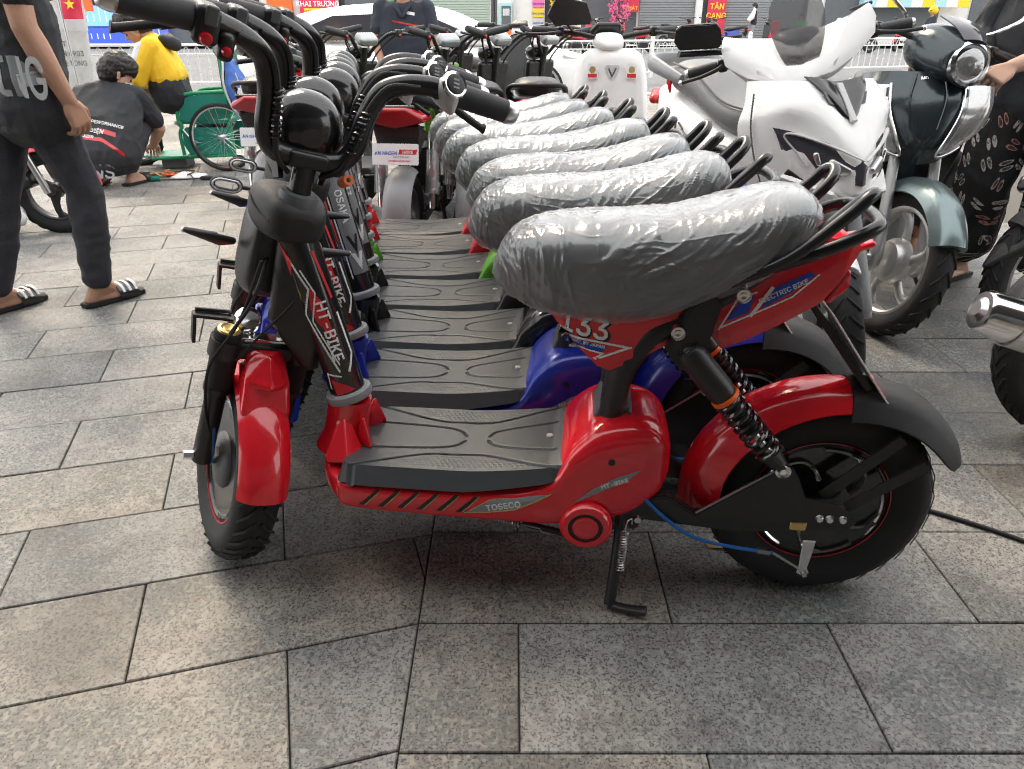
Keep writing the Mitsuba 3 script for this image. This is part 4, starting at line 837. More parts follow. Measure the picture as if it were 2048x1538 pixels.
def woman():
    P = Person('woman in a black cardigan and black trousers printed with little sandals'); yaw = 225; L = W((2.24, 3.36), yaw)
    hR, hL, kR, kL, aR, aL = L(0, -.1, .84), L(0, .1, .84), L(.05, -.13, .47), L(.03, .14, .47), L(.0, -.15, .08), L(.0, .15, .08)
    sR, sL, eR, wR, eL, wL = L(.0, -.19, 1.34), L(.0, .19, 1.34), L(.05, -.28, 1.06), L(.30, -.22, .93), V([2.10, 3.07, 1.03]), V([1.84, 3.0, .955]); Mh = headM(L(.03, 0, 1.45), yaw, 20)
    body = limb(sR, eR, wR, .05, .04, .026) + limb(sL, eL, wL, .05, .04, .026) + [[(*L(0, 0, 1.36), .06), (*L(.02, 0, 1.48), .05)], [(*sR, .05), (*sL, .05), (*L(0, 0, .9), .12)], [(*L(0, .05, .86), .1), (*kL, .06)], [(*L(0, -.05, .86), .1), (*kR, .06)], [(*kL, .05), (*aL, .035)], [(*kR, .05), (*aR, .035)]] + head_bones(Mh, .95)
    body += hand_bones(wL, (-.82, -.35, -.45), (.1, -.5, .85), 1, .75, .95) + hand_bones(wR, dirn(yaw, .95, .2, .0), dirn(yaw, 0, -.2, 1), -1, .7, .95) + foot_bones(aR, dirn(yaw, 1, -.3), .92) + foot_bones(aL, dirn(yaw, 1, .25), .92)
    P.part('body', chain(body, .010, 6), 'skin_pale'); P.hair(Mh, 1.05, 61); P.eyes(Mh, .95)
    sh = [[(*L(0, -.14, 1.32), .075), (*L(0, .14, 1.32), .075), (*L(.01, -.14, 1.08), .13), (*L(.01, .14, 1.08), .13)], [(*L(.01, -.14, 1.08), .13), (*L(.01, .14, 1.08), .13), (*L(0, -.14, .80), .145), (*L(0, .14, .80), .145)]]
    for s, e, w in ((sR, eR, wR), (sL, eL, wL)): sh += [[(*s, .068), (*e, .058)], [(*e, .058), (*(e * .55 + w * .45), .048)]]
    sm = folds(chain(sh, .013, 8), .010, 65); P.part('cardigan', sm, 'shirt_dark')
    o, r = L(.3, .0, 1.08), dirn(yaw, 0, 1); lab(P.part('blouse_panel', stick(prism(sg.Point(.03, .02).buffer(.06) .union(sg.Point(.03, .1).buffer(.055)).convex_hull, .002), sm, o, r, (0, 0, 1), .001, .015), 'lens_red'), 'red and orange printed front of the blouse'); P.part('blouse_panel', stick(prism(sg.Point(.03, .02).buffer(.045).union(sg.Point(.03, .1).buffer(.042)).convex_hull, .002), sm, o, r, (0, 0, 1), .003, .015), 'yellow')
    lg = [[(*L(0, -.1, .84), .14), (*L(0, .1, .84), .14)]]
    for h_, k, a in ((hR, kR, aR), (hL, kL, aL)): lg += [[(*h_, .135), (*k, .115)], [(*k, .115), (*(a + V([0, 0, .12])), .115)]]
    P.part('trousers', folds(chain(lg, .014, 8), .016, 67, 12, (1, 1, .3)), 'sandal_print')
    for a, f in ((aR, -.3), (aL, .25)): d = dirn(yaw, 1, f); P.part('sandal', prism([(-.08, .028), (.1, .045), (.17, .02), (.17, -.02), (.1, -.045), (-.08, -.028)], .02, .004, frame(V([a[0], a[1], .0115]), d, V([-d[1], d[0], 0]), (0, 0, 1))), 'rubber', 30)


def crouching():
    P = Person('person crouching between the white and the dark green scooter in a blue shirt'); yaw = 250; L = W((2.02, 3.98), yaw)
    h, kR, kL, aR, aL = L(-.1, 0, .30), L(.30, -.13, .5), L(.30, .14, .5), L(.05, -.12, .08), L(.05, .12, .08)
    sR, sL, eR, wR, eL, wL = L(.10, -.18, .80), L(.10, .18, .80), L(.28, -.2, .66), L(.42, -.12, .84), L(.26, .2, .64), L(.43, .16, .80); Mh = headM(L(.18, 0, .84), yaw, 50)
    body = limb(sR, eR, wR, .05, .042, .028) + limb(sL, eL, wL, .05, .042, .028) + [[(*L(.1, 0, .82), .06), (*L(.16, 0, .9), .05)], [(*sR, .05), (*sL, .05), (*h, .1)], [(*h, .1), (*kR, .06)], [(*h, .1), (*kL, .06)], [(*kR, .055), (*aR, .036)], [(*kL, .055), (*aL, .036)]] + head_bones(Mh)
    body += hand_bones(wR, dirn(yaw, 1, .1, .1), (0, 0, 1), -1, .9) + hand_bones(wL, dirn(yaw, 1, -.1, .0), (0, 0, 1), 1, .9) + foot_bones(aR, dirn(yaw, 1, 0)) + foot_bones(aL, dirn(yaw, 1, 0))
    P.part('body', chain(body, .012, 6), 'skin'); P.hair(Mh, 1.04, 71); P.eyes(Mh)
    sh = [[(*L(.1, -.14, .78), .09), (*L(.1, .14, .78), .09), (*L(-.06, -.11, .42), .135), (*L(-.06, .11, .42), .135)]] + [[(*s, .075), (*(s * .4 + e * .6), .07)] for s, e in ((sR, eR), (sL, eL))]
    P.part('shirt', folds(chain(sh, .015, 8), .01, 73), 'denim_blue')
    lg = [[(*h, .13), (*L(-.1, .08, .3), .12), (*L(-.1, -.08, .3), .12)]]
    for k, a, y in ((kR, aR, -.08), (kL, aL, .08)): lg += [[(*L(-.1, y, .3), .11), (*k, .08)], [(*k, .08), (*(a + V([0, 0, .05])), .06)]]
    P.part('trousers', folds(chain(lg, .015, 8), .01, 75), 'denim_black')
stand_man(); squat_man(); cart_man(); polo_man(); woman(); crouching()

# ---------------------------------------------------------------- other two-wheelers (x forward, y to their left, z up)
prin('paint_deep_green', (.030, .042, .048), .2, .45, 1.0); prin('fender_green', (.16, .21, .215), .25, .6, 1.0); prin('pink_red', (.62, .02, .05), .2, 0, 1.0); prin('cart_green', (.01, .30, .13), .4, 0, .4)
prin('panel_green', (.02, .25, .19), .45); prin('seat_vinyl', (.02, .02, .022), .4); prin('tail_red', (.35, .012, .02), .15, 0, 1.0); prin('wrap_grey', (.40, .42, .43), .25, .2, .6); prin('bag_blue', fabric((.05, .13, .42), .3), .7)
scene['clear_lens'] = {'type': 'blendbsdf', 'weight': .45, 'a': {'type': 'thindielectric'}, 'b': {'type': 'twosided', 'b': {'type': 'principled', 'base_color': rgb((.7, .7, .7)), 'roughness': .15, 'metallic': .6}}}


def patch(G, n=4, thick=.005, crease=False):
    """Smooth sheet with thickness through a grid of points (rows, columns, 3)."""
    G = np.asarray(G, float)
    if not crease:
        G = np.stack([spline(r, n) for r in G]); G = np.stack([spline(G[:, j], n) for j in range(G.shape[1])], 1)
    a, b = G.shape[:2]; du, dv = np.gradient(G, axis=0), np.gradient(G, axis=1); nn = np.cross(du, dv); nn /= np.linalg.norm(nn, axis=2, keepdims=True) + 1e-12
    P = np.concatenate([G.reshape(-1, 3), (G - thick * nn).reshape(-1, 3)]); i, j = np.meshgrid(np.arange(a - 1), np.arange(b - 1), indexing='ij'); q = (i * b + j).ravel(); N = a * b
    f = np.vstack([np.stack([q, q + b, q + b + 1], 1), np.stack([q, q + b + 1, q + 1], 1)]); f = np.vstack([f, f[:, ::-1] + N])
    e = np.concatenate([np.arange(b), np.arange(1, a) * b + b - 1, (a - 1) * b + np.arange(b - 1)[::-1], np.arange(1, a - 1)[::-1] * b]); r = np.roll(e, -1)
    return tm(P, np.vstack([f, np.stack([e, r, r + N], 1), np.stack([e, r + N, e + N], 1)]))


def sym(rows):
    """Grid rows given from the middle out to the left (+y): mirrored to full rows."""
    return [[(x, -y, z) for x, y, z in r[:0:-1]] + list(r) for r in rows]


def wheel(k, path, M, R, rin, w, style='spoke', metal='alloy', n=5, blocks=26):
    """A wheel about the y axis under M."""
    ty, tread = tyre_mesh(R, rin, w, blocks, 60, .0035); k.put(path + '__tyre', xf(ty, M), 'rubber'); k.put(path + '__tread', xf(tread, M), 'rubber')
    rr = rin + .004; k.put(path + '__rim', xf(lathe([(rr, -w * .62), (rr - .012, -w * .68), (rr - .02, -w * .5), (rr - .022, 0), (rr - .02, w * .5), (rr - .012, w * .68), (rr, w * .62), (rr + .002, 0)], 56, WY, True), M), metal)
    k.put(path + '__hub', xf(lathe([(0, -w * .9), (.022, -w * .9), (.03, -w * .6), (.045, -w * .5), (.045, w * .5), (.03, w * .6), (.022, w * .9), (0, w * .9)], 24, WY), M), metal)
    if style == 'cast':
        for i in range(n):
            a = 2 * np.pi * i / n + .3; P = [V([r * math.cos(a + q), 0, r * math.sin(a + q)]) for r, q in ((.035, 0), (rin * .45, .06), (rin * .75, .18), (rin - .01, .36))]
            k.put(path + '__spoke', xf(tube(P, [.03, .022, .02, .026], 10, 5, flat=.55, up=(0, 1, 0)), M), metal)
    else:
        B = []
        for i in range(n):
            a = 2 * np.pi * i / n
            for s in (-1, 1): B.append(rod((.04 * math.cos(a), s * w * .5, .04 * math.sin(a)), ((rin - .016) * math.cos(a + s * .5), s * w * .12, (rin - .016) * math.sin(a + s * .5)), .0017, 5))
        for b in B: k.put(path + '__spoke', xf(b, M), 'steel')


def bar_end(k, F, p, d, s=1, lever=True, col='grip_rubber', ball=True):
    """Grip from p along d with its brake lever, each named part."""
    p, d = V(p, float), unit(d); L = .115
    k.put('grip', F(tube([p, p + d * .01, p + d * (L - .008), p + d * L], [.016, .0185, .0175, .014], 16, 2)), col); k.put('grip__end', F(tube([p + d * L, p + d * (L + .012)], [.0165, .014], 14, 0)), 'steel')
    k.put('switch_pod', F(rbox((.042, .036, .044), .009, tr(*(p - d * .022)))), 'satin_black')
    if lever:
        q = p + V([.045, 0, -.006]); P = [p + V([.02, 0, 0]) - d * .02, q + d * .01, q + d * .07 + V([.004, 0, -.008]), q + d * .15 + V([-.004, 0, -.012])]
        k.put('brake_lever', F(tube(P, [.008, .0075, .0065, .006], 8, 4)), 'satin_black' if not ball else 'matt_black'); k.put('brake_lever__ball', F(trimesh.creation.icosphere(2, .009).apply_translation(P[-1])), 'chrome' if ball else 'satin_black')


def build_sport():
    k = Kit(); B = lambda p, m, mat, s=34: k.put(p, m, mat, s)
    S = tr(-.20, 0, .60) @ rot([0, 1, 0], -25) @ rot([0, 0, 1], -33) @ rot([0, 1, 0], 25) @ tr(.20, 0, -.60)        # steered to its right about the raked head
    F = lambda m: xf(m, S)
    wheel(k, 'front_wheel', S @ tr(0.02, 0, .228), .228, .155, .05, 'cast', 'alloy', 5)
    B('brake_disc', F(lathe([(.05, 0), (.105, 0), (.105, .004), (.05, .004)], 40, tr(.02, .062, .228) @ WY, True)), 'steel')
    for i in range(18): a = i * 2 * np.pi / 18; B('brake_disc__hole', F(lathe([(0, 0), (.0055, 0), (.0055, .0012), (0, .0012)], 10, tr(.02 + .082 * math.cos(a), .063, .228 + .082 * math.sin(a)) @ rot([1, 0, 0], -90))), 'print_black')
    B('brake_caliper', F(rbox((.05, .04, .075), .01, tr(-.075, .075, .25))), 'alloy')
    for s in (-1, 1): B('fork_leg', F(tube([(.02, s * .085, .215), (.0, s * .085, .30), (-.14, s * .08, .62)], [.02, .024, .021], 14, 3)), 'mid_grey')
    B('front_fender', F(xf(curved_fender(.25, 62, 132, .062, .045, 24), tr(.02, 0, .228))), 'white_paint'); B('front_fender__skirt', F(patch(sym([[(-.10, 0, .50), (-.10, .06, .47), (-.11, .075, .40)], [(-.2, 0, .50), (-.2, .055, .46), (-.2, .07, .36)]]), 4)), 'satin_black')
    r0 = [(-.225, 0, .925), (-.215, .085, .94), (-.265, .165, .94), (-.40, .185, .93)]; r1 = [(-.135, 0, .845), (-.145, .095, .868), (-.20, .185, .87), (-.37, .202, .86)]
    r2 = [(-.045, 0, .738), (-.105, .092, .785), (-.205, .19, .818), (-.36, .222, .79)]; r3 = [(-.022, 0, .638), (-.078, .085, .656), (-.155, .162, .690), (-.33, .21, .68)]
    r4 = [(-.04, 0, .595), (-.10, .07, .60), (-.17, .145, .612), (-.31, .195, .60)]; r5 = [(-.22, 0, .46), (-.22, .06, .46), (-.26, .125, .45), (-.35, .175, .44)]
    wide = lambda g: [[(x, y * 1.12, z) for x, y, z in r] for r in g]
    B('front_fairing', patch(sym(wide([r0, r1, r2, r3, r4, r5])), 4, .008), 'white_paint', 34)
    up = lambda g, d: [[tuple(V(p) + V([d, 0, 0])) for p in r] for r in g]
    B('headlight', patch(sym(up(wide([[(-.05, 0, .728), (-.105, .09, .772), (-.175, .165, .80), (-.215, .20, .808)], [(-.03, 0, .69), (-.085, .088, .728), (-.16, .16, .758), (-.20, .192, .785)], [(-.024, 0, .645), (-.082, .085, .664), (-.148, .145, .690), (-.19, .178, .745)]]), .009)), 4, .004, True), 'lens_dark', 24)
    for s in (-1, 1):
        B('headlight__drl', tube([(-.022, s * .006, .722), (-.078, s * .098, .764), (-.150, s * .176, .792), (-.176, s * .196, .784), (-.142, s * .172, .742), (-.108, s * .148, .70)], [.004, .006, .007, .006, .004, .003], 8, 4, flat=.6), 'light_grey'); B('headlight__reflector', hull([(-.040, s * .045, .69, .012), (-.066, s * .09, .715, .012), (-.058, s * .08, .685, .010)], 10), 'steel'); B('headlight__reflector', hull([(-.096, s * .130, .735, .010), (-.088, s * .12, .71, .008)], 10), 'chrome')
        B('nose_panel__vent', patch([[(-.180, s * .03, .895), (-.172, s * .085, .912)], [(-.150, s * .025, .865), (-.152, s * .07, .878)]], 2, .004), 'dark_grey')
        B('lower_wing', hull([(-.06, s * .05, .60, .01), (-.03, s * .10, .625, .008), (-.16, s * .19, .66, .012), (-.2, s * .18, .60, .012), (-.12, s * .08, .57, .01)], 8), 'white_paint', 25); B('wing_slot', hull([(-.115, s * .14, .648, .006), (-.15, s * .183, .68, .006), (-.17, s * .19, .65, .006)], 8), 'satin_black', 25)
    B('nose_panel', patch(sym([[(-.218, 0, .938), (-.21, .075, .950), (-.232, .115, .954)], [(-.165, 0, .892), (-.165, .055, .906), (-.18, .085, .918)], [(-.108, 0, .828), (-.118, .012, .835), (-.13, .03, .846)]]), 4, .004), 'gloss_black', 30)
    for sg_ in (-1, 1): B('front_fairing__seam', tube([(-.30, sg_ * .243, .90), (-.29, sg_ * .246, .80), (-.26, sg_ * .236, .70), (-.24, sg_ * .205, .61)], .003, 6, 4), 'dark_grey')
    B('nose_panel__blade', bar((-.205, 0, .932), (-.105, 0, .828), .022, .012, (1, 0, 1)), 'light_grey')
    # cowl, screen, bars: steered
    SC = S @ tr(0, -.025, 0) @ np.diag([1, .86, 1, 1.]); F = lambda m: xf(m, SC)
    B('cowl', F(patch(sym([[(-.235, 0, .948), (-.265, .10, .955), (-.32, .19, .985), (-.37, .265, 1.03)], [(-.255, 0, .985), (-.285, .11, 1.0), (-.335, .20, 1.035), (-.385, .275, 1.075)], [(-.33, 0, 1.03), (-.345, .12, 1.06), (-.37, .20, 1.095), (-.41, .265, 1.11)], [(-.42, 0, 1.06), (-.42, .12, 1.07), (-.43, .19, 1.08), (-.44, .25, 1.09)]]), 4, .012, True)), 'white_paint', 24)
    B('cowl__underside', F(patch(sym([[(-.245, 0, .945), (-.275, .10, .95), (-.33, .19, .98), (-.375, .255, 1.02)], [(-.36, 0, .91), (-.37, .10, .92), (-.40, .18, .95), (-.42, .24, 1.0)]]), 3, .006)), 'light_grey')
    for s in (-1, 1):
        B('cowl__light_strip', F(patch([[(-.262, s * .105, .972), (-.318, s * .19, 1.006), (-.352, s * .24, 1.035)], [(-.266, s * .105, .985), (-.324, s * .195, 1.026), (-.362, s * .25, 1.062)]], 3, .003 * s)), 'lens_clear'); B('cowl__slot', F(hull([(-.40, s * .20, 1.112, .006), (-.41, s * .27, 1.118, .006), (-.43, s * .22, 1.11, .006)], 8)), 'satin_black')
        bar_end(k, F, (-.43, s * .30, 1.03), (-.12, s, -.04), s); B('handlebar', F(tube([(-.40, s * .1, 1.0), (-.42, s * .22, 1.02), (-.43, s * .30, 1.03)], .012, 10, 4)), 'satin_black')
        if s > 0: continue
        B('mirror_arm', F(tube([(-.40, s * .235, 1.06), (-.39, s * .26, 1.075), (-.37, s * .42, 1.10), (-.365, s * .44, 1.105)], [.011, .010, .010, .011], 10, 3)), 'satin_black')
        m = prism([(-.09, -.028), (-.075, -.042), (.07, -.038), (.09, -.01), (.08, .03), (.06, .042), (-.07, .038), (-.085, .02)], .026, .008, SC @ frame((-.36, s * .36, 1.145), (0, s, .12), unit(V([.22, -.12 * s, 1])), unit(np.cross((0, s, .12), unit(V([.22, -.12 * s, 1])))))); q = B('mirror', m, 'satin_black'); B(q + '__glass', prism([(-.075, -.03), (.06, -.03), (.075, .0), (.06, .033), (-.065, .03)], .003, 0, SC @ frame((-.374, s * .36, 1.145), (0, s, .12), unit(V([.22, -.12 * s, 1])), unit(np.cross((0, s, .12), unit(V([.22, -.12 * s, 1])))))), 'chrome')
    B('windscreen', F(patch(sym([[(-.252, 0, .965), (-.256, .03, .968)], [(-.268, 0, 1.02), (-.285, .072, 1.03)], [(-.318, 0, 1.10), (-.335, .098, 1.11)], [(-.37, 0, 1.175), (-.385, .088, 1.175)], [(-.405, 0, 1.215), (-.412, .05, 1.21)]]), 4, .004)), 'dark_glass', 60); B('dash', F(loft_x([-.50, -.47, -.40, -.35], [1.06, 1.085, 1.095, 1.07], [1.02, 1.01, 1.0, 1.01], [.06, .085, .09, .05], 24, 3, 3)), 'satin_black')
    B('seat', loft_x([-1.10, -1.06, -.96, -.84, -.70, -.60, -.52, -.46, -.43], [.93, .965, .968, .945, .872, .842, .838, .81, .77], [.86, .84, .83, .80, .75, .72, .70, .70, .72], [.07, .12, .145, .15, .148, .135, .105, .075, .03], 36, 2.8, 5), 'leather_grey', 60)
    B('seat_piping', tube([(-1.04, -.13, .955), (-.84, -.138, .925), (-.66, -.13, .845), (-.52, -.09, .82), (-.45, 0, .80), (-.52, .09, .82), (-.66, .13, .845), (-.84, .138, .925), (-1.04, .13, .955)], .004, 6, 5), 'dark_grey')
    B('body', loft_x([-1.32, -1.25, -1.05, -.85, -.65, -.52, -.44], [.84, .86, .85, .82, .76, .72, .66], [.74, .68, .58, .52, .46, .42, .42], [.03, .075, .15, .185, .19, .165, .08], 36, 3, 4), 'white_paint', 40)
    for i, P in enumerate(([(-.92, .03), (-.86, .05), (-.88, -.02), (-.84, .0)], [(-.84, .05), (-.80, .02), (-.83, -.03)])): B('body__decal', tube([(x, -.196, .70 + z) for x, z in P], .004, 6, 4), 'dark_grey')
    B('leg_shield', patch(sym([[(-.34, 0, .90), (-.35, .10, .90), (-.36, .19, .90)], [(-.38, 0, .70), (-.38, .10, .70), (-.36, .2, .70)], [(-.37, 0, .45), (-.37, .1, .45), (-.36, .17, .45)]]), 3), 'dark_grey'); B('floorboard', rbox((.42, .30, .10), .03, tr(-.52, 0, .36)), 'dark_grey'); B('under_tray', loft_x([-1.1, -.9, -.6, -.3, -.2], [.5, .45, .40, .42, .46], [.3, .22, .2, .26, .40], [.1, .13, .14, .12, .06], 20, 3, 3), 'satin_black')
    B('grab_rail', tube([(-.92, -.155, .90), (-1.06, -.165, .93), (-1.20, -.14, .955), (-1.24, 0, .96), (-1.20, .14, .955), (-1.06, .165, .93), (-.92, .155, .90)], [.012, .018, .02, .018, .02, .018, .012], 12, 5, flat=1.6), 'mid_grey'); B('tail_light', hull([(-1.30, -.06, .82, .02), (-1.30, .06, .82, .02), (-1.24, -.1, .80, .02), (-1.24, .1, .80, .02)], 10), 'lens_red')
    B('side_reflector', prism([(-.018, 0), (0, .05), (.018, .02), (.01, -.04)], .01, .003, tr(-1.0, -.162, .885) @ rot([1, 0, 0], 90)), 'lens_red')
    wheel(k, 'rear_wheel', tr(-1.29, 0, .235), .235, .155, .058, 'cast', 'dark_grey', 5); B('rear_fender', xf(curved_fender(.27, 30, 175, .075, .05), tr(-1.29, 0, .235)), 'satin_black')
    for s in (-1, 1): B('rear_shock', tube([(-1.25, s * .11, .30), (-1.12, s * .12, .58)], .022, 12, 0), 'satin_black')
    B('side_stand', tube([(-.62, .14, .26), (-.60, .24, .02)], .01, 8, 0), 'satin_black'); B('swing_arm', bar((-.8, -.11, .27), (-1.29, -.11, .235), .03, .05), 'satin_black')
    return k


def build_underbone():
    k = Kit(); B = lambda p, m, mat, s=34: k.put(p, m, mat, s)
    S = tr(-.16, 0, .62) @ rot([0, 1, 0], -26) @ rot([0, 0, 1], 24) @ rot([0, 1, 0], 26) @ tr(.16, 0, -.62); F = lambda m: xf(m, S)
    wheel(k, 'front_wheel', S @ tr(0.02, 0, .283), .283, .205, .043, 'cast', 'alloy', 5)
    B('brake_drum', F(lathe([(0, .05), (.03, .055), (.07, .05), (.085, .03), (.09, .0)], 32, tr(.02, 0, .283) @ WY)), 'alloy')
    for s in (-1, 1): B('fork_leg', F(tube([(.0, s * .095, .245), (.02, s * .095, .29), (-.04, s * .09, .45), (-.13, s * .085, .66)], [.022, .026, .021, .02], 14, 3)), 'alloy'); B('fork_leg__axle', F(tube([(.02, s * .08, .283), (.02, s * .135, .283)], [.016, .013], 12, 0)), 'steel'); B('fork_leg__bolt', F(tube([(.0, s * .09, .36), (.0, s * .125, .36)], .009, 8, 0)), 'steel')
    B('brake_cable', F(tube([(.0, -.11, .30), (-.06, -.15, .36), (-.10, -.14, .55), (-.2, -.1, .75)], .005, 7, 4)), 'rubber')
    B('front_fender', F(xf(curved_fender(.315, 28, 152, .072, .06, 30), tr(.02, 0, .283))), 'fender_green')
    rows = sym([[(-.12, 0, .945), (-.14, .09, .945), (-.19, .165, .94), (-.28, .20, .93)], [(-.055, 0, .87), (-.075, .09, .87), (-.14, .185, .87), (-.25, .222, .87)], [(-.02, 0, .78), (-.045, .085, .78), (-.115, .175, .78), (-.23, .215, .78)], [(-.015, 0, .70), (-.04, .065, .70), (-.10, .13, .70), (-.22, .18, .70)], [(-.06, 0, .63), (-.08, .04, .63), (-.12, .08, .63), (-.21, .13, .62)]])
    B('front_apron', patch(rows, 5, .008), 'paint_deep_green', 40); B('front_apron__badge', xf(tcent(text('MOTOR', .011)), frame((-.102, .0, .925), (0, 1, 0), unit(V([-.5, 0, 1])), unit(V([1, 0, .5])))), 'chrome')
    for s in (-1, 1):
        lens = lambda d: [[(x + d, s * (y + d), z) for x, y, z in r] for r in ([(-.120, .120, .90), (-.155, .185, .90), (-.205, .222, .895)], [(-.072, .118, .82), (-.112, .188, .82), (-.172, .222, .82)], [(-.040, .088, .74), (-.082, .150, .745), (-.135, .190, .75)], [(-.034, .060, .675), (-.06, .098, .685), (-.095, .130, .70)])]
        B('front_apron__lens_bowl', patch(lens(.006), 4, .004 * s), 'chrome', 50); B('front_apron__side_lens', patch(lens(.016), 4, .004 * s), 'clear_lens', 50)
        B('front_apron__lens_rim', tube([(x + .014, s * (y + .006), z) for x, y, z in ((-.120, .116, .905), (-.072, .112, .82), (-.040, .082, .74), (-.034, .054, .668), (-.06, .098, .675), (-.095, .136, .695))], .0055, 8, 4), 'chrome')
        B('front_apron__crease', tube([(-.10, s * .045, .94), (-.05, s * .06, .86), (-.018, s * .045, .76)], .004, 6, 4), 'paint_deep_green')
        bar_end(k, F, (-.30, s * .26, 1.045), (-.25, s, -.06), s); B('handlebar', F(tube([(-.24, s * .08, 1.03), (-.27, s * .17, 1.05), (-.30, s * .26, 1.045)], .012, 10, 4)), 'satin_black')
        B('mirror_stem', F(tube([(-.27, s * .16, 1.05), (-.26, s * .165, 1.09), (-.24, s * .19, 1.11), (-.25, s * .27, 1.16), (-.26, s * .30, 1.20)], .0065, 8, 4)), 'chrome'); B('mirror', F(hull([(-.27, s * .25, 1.25, .012), (-.26, s * .37, 1.26, .012), (-.27, s * .27, 1.30, .012), (-.265, s * .35, 1.305, .012)], 10)), 'satin_black')
    B('cowl', F(loft_x([-.36, -.33, -.26, -.18, -.11, -.06, -.04], [1.05, 1.08, 1.10, 1.10, 1.08, 1.055, 1.03], [1.0, .965, .93, .915, .91, .92, .95], [.05, .09, .125, .125, .105, .085, .06], 32, 2.5, 4)), 'paint_deep_green', 50); B('cowl__visor', F(patch(sym([[(-.20, 0, 1.128), (-.21, .07, 1.122)], [(-.10, 0, 1.10), (-.115, .06, 1.092)], [(-.045, 0, 1.062), (-.06, .045, 1.055)]]), 3, .004)), 'lens_dark')
    H = S @ tr(-.045, 0, .985) @ rot([0, 1, 0], 78) @ np.diag([.84, .84, .84, 1.]); B('headlight', xf(lathe([(0, .03), (.03, .028), (.055, .018), (.072, 0), (.072, -.02), (0, -.02)], 36), H), 'clear_lens', 60); B('headlight__rim', xf(lathe([(.068, .0), (.076, .012), (.088, .004), (.09, -.02), (.075, -.02)], 40, None, True), H), 'chrome'); B('headlight__bowl', xf(lathe([(0, -.035), (.03, -.03), (.06, -.012), (.07, -.004)], 30), H), 'chrome'); B('headlight__bulb', xf(trimesh.creation.icosphere(2, .016), H @ tr(0, 0, -.008)), 'light_grey')
    B('leg_shield', patch(sym([[(-.27, 0, .92), (-.26, .1, .92), (-.26, .19, .92)], [(-.30, 0, .7), (-.29, .1, .7), (-.24, .2, .72)], [(-.32, 0, .5), (-.31, .08, .5), (-.24, .14, .5)]]), 3), 'satin_black')
    B('body', loft_x([-1.30, -1.15, -.95, -.70, -.50, -.35, -.25], [.86, .84, .78, .70, .62, .62, .66], [.78, .68, .60, .50, .44, .40, .48], [.05, .12, .14, .13, .09, .07, .05], 28, 3, 4), 'paint_deep_green'); B('seat', loft_x([-1.25, -1.18, -1.0, -.8, -.65, -.55], [.87, .90, .88, .84, .82, .78], [.83, .82, .79, .75, .72, .74], [.07, .12, .14, .14, .11, .05], 28, 2.8, 4), 'seat_vinyl')
    B('engine', rbox((.34, .2, .2), .05, tr(-.52, 0, .33)), 'mid_grey'); B('exhaust', tube([(-.6, -.14, .26), (-.9, -.15, .26), (-1.35, -.15, .36)], [.03, .04, .042], 14, 3), 'chrome'); wheel(k, 'rear_wheel', tr(-1.24, 0, .283), .283, .205, .05, 'cast', 'alloy', 5)
    for s in (-1, 1): B('rear_shock', tube([(-1.22, s * .12, .34), (-1.05, s * .13, .66)], .02, 12, 0), 'steel')
    B('side_stand', tube([(-.58, .12, .24), (-.56, .24, .02)], .01, 8, 0), 'satin_black')
    return k


